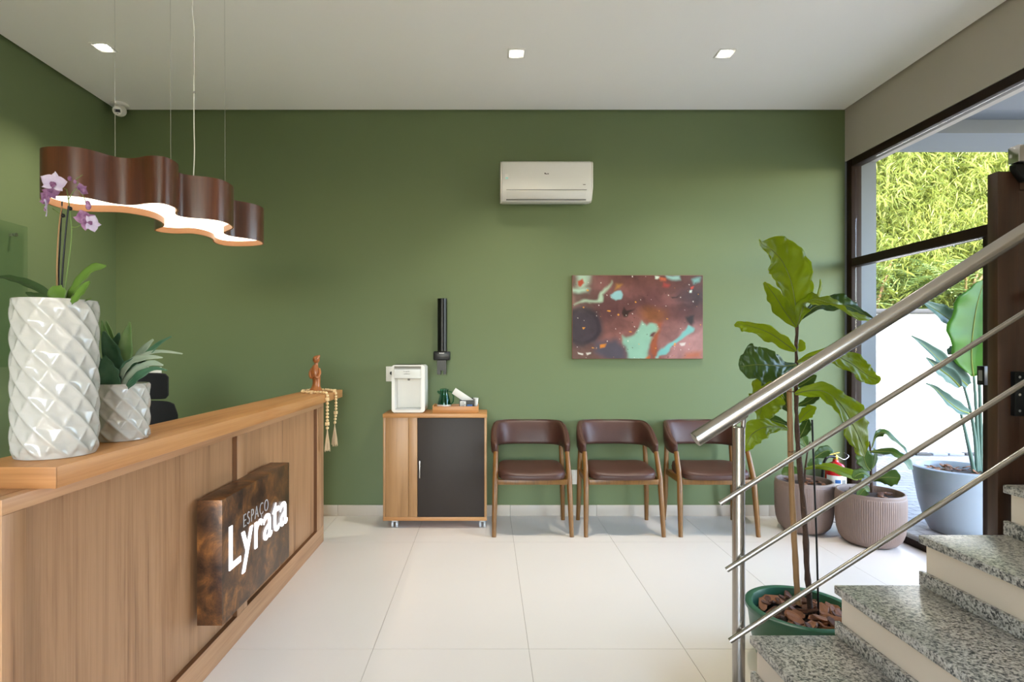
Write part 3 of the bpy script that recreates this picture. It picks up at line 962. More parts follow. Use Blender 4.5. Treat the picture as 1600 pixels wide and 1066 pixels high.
# ================================================================ waiting chairs
def band_pts(t):
    """centre line of the wrap-around back, t in 0..1 from the left arm front to the right one; local x, y (front is -y)"""
    ctrl = [(-.262, -.075), (-.272, .02), (-.268, .12), (-.235, .225), (-.155, .285), (0, .30), (.155, .285), (.235, .225), (.268, .12), (.272, .02), (.262, -.075)]
    return ctrl
def make_chair(loc, label):
    r = thing('armchair', label, 'chair', loc, 'brown waiting chairs along the green wall')
    o = Vector(loc)
    n = 60
    cl = catmull([(a, b) for a, b in band_pts(0)], n + 1)
    def prof(i):
        t = i / n
        e = abs(2 * t - 1)                     # 1 at the arm ends, 0 at the middle of the back
        k = max(0, (e - .42) / .58)
        k = k * k * (3 - 2 * k)
        zt = .772 - .125 * k
        zb = .585 - .028 * k
        return zt, zb
    V, fs = [], []
    m = 14
    for i in range(n + 1):
        p = Vector((cl[i][0], cl[i][1], 0))
        a, b = Vector((*cl[max(i - 1, 0)], 0)), Vector((*cl[min(i + 1, n)], 0))
        t = (b - a).normalized()
        nn = Vector((-t.y, t.x, 0))
        zt, zb = prof(i)
        e = min(i, n - i) / 5
        rd = math.sqrt(max(0, 1 - (1 - min(1, e)) ** 2)) if e < 1 else 1
        hw, hz, zc = .024 * max(rd, .12), (zt - zb) / 2, (zt + zb) / 2
        hz *= .55 + .45 * rd
        for k in range(m):
            q = 2 * PI * k / m
            cx, sx = math.cos(q), math.sin(q)
            sq = lambda v, ex: math.copysign(abs(v) ** ex, v)
            lean = (p.y * .10) * (sq(sx, .5))
            V.append(o + p + nn * (hw * sq(cx, .7)) + Vector((0, lean, zc + hz * sq(sx, .35))))
    for i in range(n):
        for k in range(m):
            fs.append((i * m + k, (i + 1) * m + k, (i + 1) * m + (k + 1) % m, i * m + (k + 1) % m))
    fs += [tuple(range(m)), tuple(n * m + k for k in range(m - 1, -1, -1))]
    bk = build(MB().add(V, fs), 'backrest', M_leather, r, angle=70)
    # piping along the upper rim
    pp = []
    for i in range(3, n - 2):
        zt, zb = prof(i)
        pp.append(o + Vector((cl[i][0] * 1.005, cl[i][1] + .01 * cl[i][1] / .3, zt - .001)))
    build(MB().tube(pp, .0032, 6), 'piping', M_leather, bk)
    # seat cushion, bowed at the front
    def seat(u, v):
        x = (u - .5) * 2
        y = (v - .5) * 2
        return x, y
    sx, sy0, sy1 = .243, -.205, .20
    out = []
    N = 48
    for k in range(N):
        a = 2 * PI * k / N
        c_, s_ = math.cos(a), math.sin(a)
        X = math.copysign(abs(c_) ** .38, c_) * sx
        Y = math.copysign(abs(s_) ** .38, s_)
        Yy = (Y * .2) if Y > 0 else Y * .205
        Yy -= .022 * (1 - (X / sx) ** 2) * (1 if Y < 0 else 0)
        X *= (1 - .06 * max(0, Y))
        out.append((X, Yy))
    V, fs = [], []
    rows = [(.86, .398), (.985, .404), (1.0, .418), (1.0, .436), (.985, .449), (.94, .459), (.75, .467), (.4, .466), (.02, .465)]
    for s, z in rows:
        for (X, Y) in out:
            dz = .012 * (X / sx) ** 2 * s * s + .010 * (Y / .2) * s * (1 if z > .44 else 0)
            V.append(o + Vector((X * s, Y * s, z + (dz if z > .44 else 0))))
    for i in range(len(rows) - 1):
        for k in range(N):
            fs.append((i * N + k, i * N + (k + 1) % N, (i + 1) * N + (k + 1) % N, (i + 1) * N + k))
    fs += [tuple(range(N - 1, -1, -1)), tuple((len(rows) - 1) * N + k for k in range(N))]
    se = build(MB().add(V, fs), 'seat', M_leather, r, angle=70)
    build(MB().tube([o + Vector((X * 1.002, Y * 1.002, .437)) for (X, Y) in out + out[:1]], .0028, 6), 'piping', M_leather, se)
    # legs
    def leg(pts, rad): return build(MB().tube([o + Vector(p) for p in pts], rad, 12), 'leg', M_legw, r, angle=60)
    for s in (-1, 1):
        leg([(s * .276, -.205, 0), (s * .271, -.18, .2), (s * .266, -.155, .40), (s * .262, -.07, .58)], [.015, .019, .020, .017])
        leg([(s * .268, .20, 0), (s * .262, .18, .2), (s * .258, .175, .42), (s * .25, .19, .60)], [.015, .018, .019, .016])
        build(MB().obox(o + Vector((s * .255, .01, .385)), (.011, 0, 0), (0, .18, 0), (0, 0, .02)), 'side_rail', M_legw, r, bevel=.004)
    build(MB().obox(o + Vector((0, -.165, .381)), (.248, 0, 0), (0, .012, 0), (0, 0, .018)), 'front_rail', M_legw, r, bevel=.004)
    build(MB().obox(o + Vector((0, .175, .381)), (.24, 0, 0), (0, .011, 0), (0, 0, .018)), 'back_rail', M_legw, r, bevel=.004)
    return r
CY = 4.045 + .205 - .03
ch0 = make_chair((.325, CY - .03, 0), 'brown leather tub chair next to the wheeled cabinet')
dup(ch0, (.978, CY - .03, 0), 'brown leather tub chair in the middle of the three')
dup(ch0, (1.65, CY - .03, 0), 'brown leather tub chair behind the steel railing post')

# ================================================================ rolling cabinet
KX0, KX1, KY0, KY1 = -.776, 0.0, 4.175, 4.485
kb = thing('rolling_cabinet', 'low oak cabinet on casters with one dark door', 'cabinet', (-.39, 4.33, 0))
build(MB().box(KX0, KX1, KY0, KY1, .823, .852), 'top_panel', M_cabX, kb, bevel=.0015)
build(MB().box(KX0 + .002, KX0 + .02, KY0 + .004, KY1, .083, .8228), 'side_panel', M_cabV, kb, bevel=.001)
build(MB().box(KX1 - .02, KX1 - .002, KY0 + .004, KY1, .083, .8228), 'side_panel', M_cabV, kb, bevel=.001)
build(MB().box(KX0 + .002, KX1 - .002, KY0 + .004, KY1, .056, .0828), 'bottom_panel', M_cabX, kb, bevel=.001)
build(MB().box(KX0 + .021, KX0 + .19, KY0 + .006, KY0 + .024, .0832, .8226), 'front_panel', M_cabV, kb, bevel=.001)
build(MB().box(KX0 + .192, KX0 + .257, KY0 + .006, KY0 + .024, .0832, .8226), 'front_panel', M_cabV, kb, bevel=.001)
build(MB().box(KX0 + .02, KX1 - .02, KY1 - .015, KY1 - .005, .083, .822), 'back_panel', M_cabV, kb, smooth=False)
dd = build(MB().box(KX0 + .26, KX1 - .0215, KY0 + .005, KY0 + .023, .085, .820), 'door', M_charcoal, kb, bevel=.001)
build(MB().box(KX0 + .272, KX0 + .280, KY0 - .014, KY0 - .008, .375, .505).box(KX0 + .272, KX0 + .280, KY0 - .009, KY0 + .005, .382, .392).box(KX0 + .272, KX0 + .280, KY0 - .009, KY0 + .005, .488, .498), 'handle', M_steelv, dd, bevel=.001)
for x in (KX0 + .085, KX1 - .035):
    for y in (KY0 + .035, KY1 - .05):
        c = build(MB().obox((x, y, .05), (.018, 0, 0), (0, .018, 0), (0, 0, .0055)), 'caster', M_caster, kb, bevel=.002)
        for s in (-1, 1):
            build(MB().tube([(x + s * .008, y, .0245), (x + s * .024, y, .0245)], .0243, 24), 'wheel', M_caster, c, bevel=.003, angle=50)

# ================================================================ water purifier
ZT = .852
PXc, PY0 = W(638, 600, 4.24).x, 4.235
pf = thing('water_purifier', 'white and silver water purifier on the cabinet', 'water purifier', (PXc, 4.33, ZT))
x0, x1, z0, z1, y0, y1 = PXc - .125, PXc + .125, ZT + .004, ZT + .362, PY0, 4.45
def rr(xa, xb, za, zb, r, n=6):
    out = []
    for (cx, cz, a0) in ((xb - r, zb - r, 0), (xa + r, zb - r, PI / 2), (xa + r, za + r, PI), (xb - r, za + r, 1.5 * PI)):
        for k in range(n + 1):
            a = a0 + PI / 2 * k / n
            out.append((cx + r * math.cos(a), cz + r * math.sin(a)))
    return out
# body: a frame round the niche plus a back
bx = MB()
ro = rr(x0, x1, z0, z1, .022)
ri = rr(x0 + .022, x1 - .03, z0 + .02, z1 - .10, .008)
n = len(ro)
V = [(p[0], y0, p[1]) for p in ro] + [(p[0], y1, p[1]) for p in ro] + [(p[0], y0, p[1]) for p in ri] + [(PXc + (p[0] - PXc) * .93, y0 + .10, p[1]) for p in ri]
fs = []
for i in range(n):
    j = (i + 1) % n
    fs += [(i, j, n + j, n + i), (i, 2 * n + i, 2 * n + j, j), (2 * n + i, 3 * n + i, 3 * n + j, 2 * n + j)]
fs += [tuple(n + i for i in range(n)), tuple(3 * n + i for i in range(n))]
build(bx.add(V, fs), 'body', M_wplastic, pf, angle=40)
V, fs = [], []
fx0, fx1 = x0 + .02, x1 - .028
def hood(u, v):
    a = max(0, v - .55) / .45 * PI / 2
    return (fx0 + (fx1 - fx0) * u, y0 - .012 + .05 * (1 - math.cos(a)), z1 - .098 + .11 * min(v, .55) + .045 * math.sin(a))
hd_ = build(MB().grid(hood, 2, 14), 'front_cover', M_silver, pf)
build(MB().box(fx0, fx1, y0 - .012, y0 + .03, z1 - .102, z1 - .098), 'cover_lip', M_silver, pf, bevel=.001)
for (a, b, z) in ((-.03, -.018, .052), (-.012, .0, .051), (.004, .018, .053), (-.026, -.012, .03), (-.008, .004, .031), (.008, .02, .03)):
    build(MB().box(PXc - .006 + a, PXc - .006 + b, y0 - .0135, y0 - .011, z1 - .098 + z * .9, z1 - .098 + z * .9 + .006), 'maker_mark', M_gplastic, hd_, smooth=False)
build(MB().lathe([(.008, z1 - .118), (.011, z1 - .101)], (PXc, y0 + .03, 0), 16), 'spout', M_gplastic, pf)
build(MB().box(fx0 + .006, fx1 - .006, y0 + .004, y0 + .095, z0 + .0205, z0 + .027), 'drip_tray', M_caster, pf, bevel=.002)
for (a, b) in ((x0 + .03, y0 + .03), (x1 - .03, y0 + .03), (x0 + .03, y1 - .03), (x1 - .03, y1 - .03)):
    build(MB().lathe([(.01, ZT + .0002), (.01, ZT + .005)], (a, b, 0), 12), 'foot', M_black, pf)

# outlet plates
def plate_outlet(cx, cz, w_, h_, label, plug=False, x=None):
    r = thing('wall_outlet', label, 'outlet', (cx, YB, cz), 'white outlet plates on the green wall')
    p = build(MB().box(cx - w_ / 2, cx + w_ / 2, YB - .008, YB - .0005, cz - h_ / 2, cz + h_ / 2), 'cover_plate', M_wplastic, r, bevel=.002)
    build(MB().box(cx - w_ * .28, cx + w_ * .28, YB - .0095, YB - .0081, cz - h_ * .2, cz + h_ * .2), 'socket', M_label, p, bevel=.0005)
    return r
a = W(611, 584.5, 4.49)
ro_ = plate_outlet(a.x, a.z, .082, .12, 'white outlet plate with black plug behind the water purifier')
a2 = W(612, 584, 4.47)
tag(build(MB().tube([(a2.x, YB - .04, a2.z + .004), (a2.x, YB - .0097, a2.z + .004)], .014, 14)
      .tube([tuple(q) for q in catmull([(a2.x, YB - .036, a2.z + .004), (a2.x + .012, YB - .05, a2.z - .03), (a2.x + .02, YB - .05, a2.z - .10), (a2.x + .03, YB - .045, a2.z - .2), (PXc - .08, YB - .045, ZT + .09)], 20)], .004, 8), 'power_plug', M_black),
    'black plug and lead between outlet and purifier', 'plug')
a = W(241, 581, 4.49)
plate_outlet(a.x, a.z, .11, .075, 'white outlet plate above the office chair')
a = W(895, 746, 4.49)
plate_outlet(a.x, a.z, .075, .115, 'low white outlet plate between the left and middle armchairs')

# ================================================================ tray and things on it
TX0, TX1 = W(676, 640, 4.25).x, W(747.5, 640, 4.25).x
TYa, TYb = 4.235, 4.425
ty = thing('serving_tray', 'small bamboo tray on the cabinet', 'tray', ((TX0 + TX1) / 2, 4.33, ZT))
build(MB().box(TX0 + .006, TX1 - .006, TYa + .006, TYb - .006, ZT + .001, ZT + .008), 'base', M_tray, ty, smooth=False)
build(MB().box(TX0, TX1, TYa, TYa + .007, ZT + .001, ZT + .05), 'front_wall', M_tray, ty, bevel=.001)
build(MB().box(TX0, TX1, TYb - .007, TYb, ZT + .001, ZT + .05), 'rear_wall', M_tray, ty, bevel=.001)
build(MB().box(TX0, TX0 + .007, TYa + .0072, TYb - .0072, ZT + .001, ZT + .056), 'end_wall', M_tray, ty, bevel=.001)
build(MB().box(TX1 - .007, TX1, TYa + .0072, TYb - .0072, ZT + .001, ZT + .056), 'end_wall', M_tray, ty, bevel=.001)
JX, JY, JZ = W(694, 620, 4.33).x, 4.335, ZT + .0085
jg = thing('glass_jug', 'teal glass jug with handle and white band on the bamboo tray', 'jug', (JX, JY, JZ))
build(MB().lathe([(.045, 0), (.052, .01), (.053, .035), (.046, .08), (.036, .115), (.031, .14), (.034, .158), (.0325, .158), (.0295, .14), (.0345, .115), (.0445, .08), (.0510, .035), (.05, .012), (.001, .008)], (JX, JY, JZ), 40), 'body', M_jug, jg)
build(MB().lathe([(.0535, .03), (.0537, .048), (.0530, .048), (.0528, .03)], (JX, JY, JZ), 40), 'paper_band', M_label, jg)
build(MB().tube([tuple(Vector((JX, JY, JZ)) + Vector(q)) for q in [(.034, 0, .148), (.058, 0, .142), (.072, 0, .11), (.070, 0, .07), (.05, 0, .045)]], .0055, 10), 'handle', M_jug, jg)
build(MB().lathe([(.034, .158), (.034, .166), (.012, .172), (.001, .172)], (JX, JY, JZ), 32), 'lid', M_jug, jg)
build(MB().tube([tuple(Vector((JX, JY, JZ)) + Vector(q)) for q in [(-.03, 0, .135), (-.042, 0, .142), (-.052, 0, .15)]], [.014, .011, .007], 12), 'spout', M_jug, jg)

bxx0, bxx1 = W(718, 630, 4.3).x, W(741, 630, 4.3).x
cd = thing('sachet_box', 'black sachet holder box on the bamboo tray', 'box', ((bxx0 + bxx1) / 2, 4.33, ZT + .0085))
zq = ZT + .0085
build(MB().box(bxx0, bxx1, 4.27, 4.275, zq, zq + .085), 'front_wall', M_black, cd, smooth=False)
build(MB().box(bxx0, bxx1, 4.37, 4.375, zq, zq + .095), 'rear_wall', M_black, cd, smooth=False)
build(MB().box(bxx0, bxx0 + .004, 4.2752, 4.3698, zq, zq + .09), 'end_wall', M_black, cd, smooth=False)
build(MB().box(bxx1 - .004, bxx1, 4.2752, 4.3698, zq, zq + .09), 'end_wall', M_black, cd, smooth=False)
build(MB().box(bxx0 + .004, bxx1 - .004, 4.2752, 4.3698, zq, zq + .005), 'base', M_black, cd, smooth=False)
lb = build(MB().box(bxx0 + .006, bxx0 + .05, 4.2685, 4.2698, zq + .02, zq + .078), 'printed_label', M_label, cd, smooth=False)
for k in range(4):
    build(MB().box(bxx0 + .010, bxx0 + .046 - .008 * (k % 2), 4.2676, 4.2684, zq + .03 + .011 * k, zq + .034 + .011 * k), 'print_line', M_black, lb, smooth=False)
a, b = W(711, 612, 4.32), W(735, 628, 4.32)
dv = (b - a).normalized()
uv = Vector((0, 1, 0)).cross(dv).normalized()
tag(build(MB().obox((a + b) / 2, dv * ((b - a).length / 2 + .012), uv * .026, Vector((0, .0035, 0))), 'paper_card', M_label, bevel=.001), 'white card leaning out of the black sachet box', 'card')
for k, (x, lab) in enumerate(((743.5, 'small white paper cup beside the black sachet box'),)):
    q = W(x, 630, 4.31)
    tag(build(MB().lathe([(.014, 0), (.020, .06), (.0205, .062), (.019, .061), (.0135, .003), (.001, .003)], (q.x, 4.315, ZT + .045), 24).lathe([(.014, 0), (.0135, .037)], (q.x, 4.315, ZT + .0085), 24), 'paper_cup', M_label), lab, 'cup', 'cups on the tray')
q = W(734, 633, 4.26)
tag(build(MB().box(q.x - .02, q.x + .02, 4.2445, 4.2640, ZT + .0085, ZT + .062), 'sugar_packet', M_blue, bevel=.002), 'small blue and white packet at the tray front', 'packet')

# ================================================================ cup dispenser on the wall
q = W(691, 530, 4.44)
DX, DYc = q.x, 4.45
zt, zc0, zc1, zb = W(691, 467, DYc).z, W(691, 549, DYc).z, W(691, 563, DYc).z, W(691, 585, DYc).z
dp = thing('cup_dispenser', 'black tubular cup dispenser on the green wall', 'dispenser', (DX, YB, zb))
rt = .038
build(MB().lathe([(rt - .004, zt - .003), (rt, zt), (rt, zc0 + .001)][::-1] + [(.001, zt - .002)], (DX, DYc - .005, 0), 36), 'tube', M_black, dp)
build(MB().box(DX - .066, DX + .062, DYc - .05, YB - .002, zc1, zc0), 'collar', M_black, dp, bevel=.008, seg=3)
build(MB().box(DX - .038, DX - .010, DYc - .042, DYc + .02, zb, zc1 - .0005).box(DX + .012, DX + .034, DYc - .042, DYc + .02, zb, zc1 - .0005).box(DX - .010, DX + .012, DYc - .042, DYc + .02, zb + .03, zc1 - .0005), 'cup_outlet', M_black, dp, smooth=False)
for k in range(5):
    build(MB().box(DX - .02 + .008 * k, DX - .014 + .008 * k, DYc - .0515, DYc - .0498, zc0 - .018, zc0 - .012 - .001 * (k % 2)), 'maker_mark', M_label, dp, smooth=False)

# ================================================================ air conditioner
AY = 4.30
ax0, ax1 = W(782, 280, AY).x, W(927, 280, AY).x
az0, az1 = W(800, 313, AY).z, W(800, 250, AY).z
ac = thing('air_conditioner', 'white split air conditioner high on the green wall', 'air conditioner', ((ax0 + ax1) / 2, YB, az0))
prof = [(YB - .001, az1 - .004), (AY + .03, az1), (AY + .006, az1 - .014), (AY, az1 - .04), (AY, az0 + .085), (AY + .006, az0 + .06), (AY + .05, az0 + .004), (AY + .09, az0), (YB - .001, az0 + .02)]
build(MB().prism(prof, 0, ax0 + .012, ax1 - .014), 'body', M_acplastic, ac, bevel=.004)
def endcap(xa, xb, cut):
    pr = [(YB - .001, az1 - .006), (AY + .03, az1 - .002), (AY + .006, az1 - .016), (AY + .001, az1 - .042), (AY + .001, az0 + .085 + cut), (AY + .02, az0 + .05 + cut), (AY + .055, az0 + .006 + cut * .4), (AY + .09, az0 + .002), (YB - .001, az0 + .022)]
    return build(MB().prism(pr, 0, xa, xb), 'end_cap', M_wplastic, ac, bevel=.005)
endcap(ax0, ax0 + .0115, 0)
endcap(ax1 - .0135, ax1, .02)
lv = [(AY - .002, az0 + .075), (AY - .0035, az0 + .07), (AY + .035, az0 + .018), (AY + .038, az0 + .02)]
lo = build(MB().prism(lv, 0, ax0 + .05, ax1 - .055), 'louver', M_acplastic, ac, bevel=.001)
build(MB().box(ax0 + .045, ax1 - .05, AY - .003, AY + .002, az0 + .0785, az0 + .0815), 'louver_gap', M_gplastic, ac, smooth=False)
build(MB().prism([(AY + .030, az0 + .0145), (AY + .034, az0 + .017), (AY + .040, az0 + .010), (AY + .036, az0 + .008)], 0, ax0 + .045, ax1 - .05), 'louver_gap', M_gplastic, ac, smooth=False)
mid = (ax0 + ax1) / 2
for (a, b, c, d) in ((-.018, -.009, .2, .21), (-.008, 0, .198, .204), (.004, .014, .199, .206), (.276, .296, .118, .122)):
    build(MB().box(mid + a, mid + b, AY - .0015, AY - .0002, az0 + c, az0 + d), 'maker_mark', M_charcoal, ac, smooth=False)
build(MB().box(ax0 + .035, ax0 + .062, AY - .0015, AY - .0002, az0 + .16, az0 + .20), 'rating_sticker', M_label, ac, smooth=False)
build(MB().box(ax0 + .038, ax0 + .059, AY - .0022, AY - .0016, az0 + .163, az0 + .176), 'sticker_print', plain('pale_teal_print', S(150, 205, 205), .5), ac, smooth=False)

# ================================================================ painting
def painting():
    Wp, Hp = 1.04, .665
    c = W(996.5, 495.5, 4.465)
    r = thing('abstract_canvas', 'abstract mauve, mint and purple canvas on the green wall', 'painting', (c.x, YB, c.z))
    m, nt, b = nodes('poured_paint')
    at = nt.nodes.new('ShaderNodeAttribute')
    at.attribute_name = 'paint'
    nt.links.new(at.outputs['Color'], b.inputs['Base Color'])
    b.inputs['Roughness'].default_value = .3
    edge = plain('canvas_edge', S(132, 84, 66), .6, var=.3, scale=14)
    bx = build(MB().box(c.x - Wp / 2, c.x + Wp / 2, 4.468, 4.497, c.z - Hp / 2, c.z + Hp / 2), 'canvas', edge, r, bevel=.002)
    nu, nv = 260, 166
    me = build(MB().grid(lambda u, v: (c.x + (u - .5) * (Wp - .004), 4.4675, c.z + (.5 - v) * (Hp - .004)), nu, nv), 'painted_surface', m, r, smooth=False)
    U = lambda cx, cy: ((cx - 95) / 1435 * 1.56, (cy - 85) / 890)    # crop pixels to painting space (height 1)
    def P(*pts): return [U(*p) for p in pts]
    mint, teal = S(138, 180, 158), S(118, 182, 176)
    polys = [
        (P((640, 745), (690, 770), (760, 745), (815, 660), (860, 580), (905, 640), (950, 600), (1010, 600), (1030, 660), (990, 730), (960, 800), (930, 900), (905, 990), (690, 990), (660, 900), (635, 810)), mint, .025),
        (P((1005, 945), (1080, 860), (1180, 790), (1290, 710), (1360, 640), (1415, 660), (1400, 690), (1300, 760), (1180, 850), (1120, 910), (1050, 930), (1020, 965)), teal, .016),
        (P((505, 285), (545, 250), (620, 245), (655, 285), (635, 335), (575, 350), (530, 325)), S(140, 186, 188), .014),
        (P((150, 70), (290, 70), (280, 160), (250, 230), (200, 240), (160, 190)), S(172, 200, 176), .05),
        (P((95, 230), (200, 250), (290, 240), (270, 290), (180, 300), (110, 280)), S(176, 208, 184), .04),
        (P((105, 420), (230, 365), (380, 340), (405, 270), (480, 190), (525, 145), (470, 230), (430, 290), (445, 350), (300, 370), (180, 395)), S(170, 196, 168), .02),
        (P((1100, 60), (1240, 60), (1250, 100), (1180, 110), (1120, 90)), S(150, 190, 180), .03),
        (P((1400, 115), (1490, 100), (1480, 140), (1410, 165)), S(120, 176, 170), .03),
        (P((340, 790), (470, 770), (560, 760), (640, 850), (680, 990), (480, 990), (340, 900)), S(78, 72, 84), .05),
        (P((160, 150), (215, 140), (235, 190), (205, 220), (170, 195)), S(176, 70, 42), .014),
        (P((655, 500), (690, 430), (720, 470), (795, 445), (740, 500), (715, 545), (675, 550)), S(52, 34, 30), .014),
        (P((1165, 285), (1215, 290), (1260, 265), (1230, 300), (1180, 305)), S(44, 36, 38), .012),
        (P((1330, 540), (1400, 520), (1420, 600), (1405, 650), (1350, 600)), S(50, 42, 46), .02),
        (P((560, 165), (620, 165), (600, 205), (550, 225)), S(170, 122, 50), .03),
        (P((1085, 150), (1150, 160), (1130, 190), (1085, 180)), S(156, 60, 52), .02),
        (P((1025, 95), (1100, 95), (1110, 130), (1050, 130)), S(190, 96, 60), .02),
        (P((985, 80), (1030, 85), (1015, 120), (985, 120)), S(206, 218, 200), .01),
        (P((1365, 240), (1395, 240), (1385, 265), (1360, 262)), S(214, 226, 218), .008),
        (P((1370, 205), (1420, 195), (1410, 225), (1380, 235)), S(190, 74, 60), .01),
        (P((1280, 815), (1330, 810), (1320, 840), (1290, 845)), S(216, 206, 200), .01),
        (P((400, 815), (455, 800), (450, 845), (405, 850)), S(206, 128, 42), .012),
        (P((1340, 930), (1530, 925), (1530, 990), (1330, 990)), S(176, 100, 70), .05),
        (P((890, 950), (945, 930), (940, 990), (890, 990)), S(196, 98, 36), .02),
        (P((160, 880), (215, 895), (210, 910), (165, 905)), S(206, 200, 190), .006),
        (P((250, 890), (300, 895), (295, 912), (255, 912)), S(206, 200, 190), .006),
        (P((960, 720), (1000, 705), (990, 750), (950, 745)), S(92, 46, 48), .012),
    ]
    def soft(poly, x, y):
        d = 1e9
        ins = False
        n = len(poly)
        for i in range(n):
            (xa, ya), (xb, yb) = poly[i], poly[(i + 1) % n]
            if (ya > y) != (yb > y) and x < (xb - xa) * (y - ya) / (yb - ya) + xa: ins = not ins
            dx, dy = xb - xa, yb - ya
            t = max(0, min(1, ((x - xa) * dx + (y - ya) * dy) / (dx * dx + dy * dy + 1e-12)))
            d = min(d, math.hypot(x - xa - t * dx, y - ya - t * dy))
        return d if ins else -d
    bb = [(min(p[0] for p in q[0]) - .1, max(p[0] for p in q[0]) + .1, min(p[1] for p in q[0]) - .1, max(p[1] for p in q[0]) + .1) for q in polys]
    lerp = lambda a, b, t: [a[i] + (b[i] - a[i]) * t for i in range(3)]
    def sm(a, b, t):
        t = max(0, min(1, (t - a) / (b - a)))
        return t * t * (3 - 2 * t)
    def colour(u, v):
        x, y = u * 1.56, v
        p = Vector((x * 2.2, y * 2.2, 3.3))
        wx = noise.noise(p) * .05 + noise.noise(p * 3.1) * .026 + noise.noise(p * 9) * .010
        wy = noise.noise(p + Vector((7, 3, 1))) * .05 + noise.noise(p * 3.1 + Vector((4, 9, 2))) * .026 + noise.noise(p * 9 + Vector((1, 5, 2))) * .010
        x, y = x + wx, y + wy
        n1 = noise.fractal(Vector((x * 1.8, y * 1.8, 1.0)), 1.0, 2.0, 4)
        c = lerp(S(92, 56, 56), S(132, 86, 80), sm(-.5, .5, n1))
        c = lerp(c, S(170, 124, 122), sm(.85, 1.35, x) * sm(.45, .8, y) * .9)
        c = lerp(c, S(60, 49, 55), sm(1.05, 1.4, x + .15 * n1) * sm(.55, .2, y) * .9)
        c = lerp(c, S(92, 54, 46), sm(.25, .02, y) * sm(.3, .5, x) * .8)
        dx, dy = x - U(205, 0)[0], y - U(0, 630)[1]
        q = math.hypot(dx, dy * 1.05)
        c = lerp(c, S(54, 43, 53), sm(.30, .2, q))
        c = lerp(c, S(40, 32, 42), (sm(.16, .19, q) * sm(.24, .2, q)) * .8)
        c = lerp(c, S(120, 98, 84), sm(.4, .0, x) * sm(.5, .3, y) * .6)
        c = lerp(c, S(110, 82, 72), sm(.75, .95, y) * sm(.45, .2, x) * .7)
        q = math.hypot((x - U(980, 0)[0]) * .7, y - U(0, 500)[1])
        c = lerp(c, S(150, 92, 46), sm(.16, .03, q) * .7)
        q = abs((x - U(1040, 0)[0]) - .05 * math.sin(y * 6)) + max(0, .5 - y) * .8
        c = lerp(c, S(150, 80, 52), sm(.07, .02, q) * sm(.5, .6, y))
        n2 = noise.noise(Vector((x * 9, y * 9, 8)))
        n3 = noise.fractal(Vector((x * 4 + wx * 14, y * 4 + wy * 14, 2.0)), .9, 2.1, 5)
        c = [max(0, k * (1 + .16 * n2 + .38 * n3)) for k in c]
        for (poly, pc, sft), (a0, a1, b0, b1) in zip(polys, bb):
            if not (a0 < x < a1 and b0 < y < b1): continue
            t = sm(-sft, sft, soft(poly, x, y))
            if t > 0: c = lerp(c, [k * (1 + .12 * n2) for k in pc[:3]], t)
        c = [k * .82 for k in c]
        s1 = noise.noise(Vector((u * 62, v * 40, 5)))
        if s1 > .70: c = lerp(c, S(220, 214, 204), .8)
        elif s1 < -.66: c = lerp(c, S(60, 36, 34), .8)
        s2 = noise.noise(Vector((u * 30, v * 20, 15)))
        if s2 > .68: c = lerp(c, S(214, 146, 46), .75)
        return (*c, 1)
    ca = me.data.color_attributes.new('paint', 'FLOAT_COLOR', 'POINT')
    buf = []
    for j in range(nv + 1):
        for i in range(nu + 1):
            buf += colour(i / nu, j / nv)
    ca.data.foreach_set('color', buf)
painting()
# ================================================================ leaves
def leaf(ctrl, mat, parent, hint=(0, -1, 0), n=18, cup=.15, wave=0.0, wf=3.0, name='leaf', thick=.0012, vein=None, seed=0, across=8, rib=0.0):
    """ctrl: (x, y, z, half_width) along the midrib from base to tip; hint: side the upper face looks to"""
    C = catmull(ctrl, n + 1)
    hint = Vector(hint).normalized()
    V, fs = [], []
    m = across
    for i, q in enumerate(C):
        p = Vector(q[:3])
        hw = max(float(q[3]), .0004)
        a, b = Vector(C[max(i - 1, 0)][:3]), Vector(C[min(i + 1, n)][:3])
        t = (b - a).normalized()
        s = t.cross(hint)
        s = s.normalized() if s.length > 1e-4 else Vector((1, 0, 0))
        nn = s.cross(t).normalized()
        if nn.dot(hint) < 0: nn = -nn
        for k in range(m + 1):
            u = 2 * k / m - 1
            off = cup * hw * (u * u) - .02 * hw * math.exp(-(u / .12) ** 2)
            off += wave * hw * (u * u) * math.sin(wf * i / n * 2 * PI + (1.3 if u > 0 else 0) + seed) + .05 * hw * math.sin(i * 1.9 + seed) * abs(u)
            off += rib * hw * math.sin(2 * PI * (7 * i / n - 1.4 * abs(u))) * min(1, abs(u) * 2.5)
            V.append(p + s * hw * u * (1 + .10 * math.sin(i * (1.35 if n < 30 else .62) + seed + (0 if u > 0 else 2)) * (abs(u) > .6)) + nn * off)
    for i in range(n):
        for k in range(m):
            fs.append((i * (m + 1) + k, (i + 1) * (m + 1) + k, (i + 1) * (m + 1) + k + 1, i * (m + 1) + k + 1))
    o = build(MB().add(V, fs), name, mat, parent, angle=180, recalc=False)
    md = o.modifiers.new('thickness', 'SOLIDIFY')
    md.thickness = thick
    md.offset = 0
    if vein:
        pts = [Vector(q[:3]) for q in C[:int(n * .93)]]
        r0 = vein
        mbv = MB().tube(pts, [r0 * (1 - .75 * i / len(pts)) for i in range(len(pts))], 6)
        build(mbv, 'midrib', M_vein, o)
    return o

def pxleaf(pts, Y, mat, parent, hint=(0, -1, 0), dY=None, **k):
    """pts: (px, py, half width in px) drawn at depth Y (dY: depth change along the leaf)"""
    n = len(pts)
    out = []
    for i, (x, y, h) in enumerate(pts):
        yy = Y + (dY[i] if dY else 0)
        p = W(x, y, yy)
        out.append((p.x, p.y, p.z, h * yy / F))
    return leaf(out, mat, parent, hint, **k)

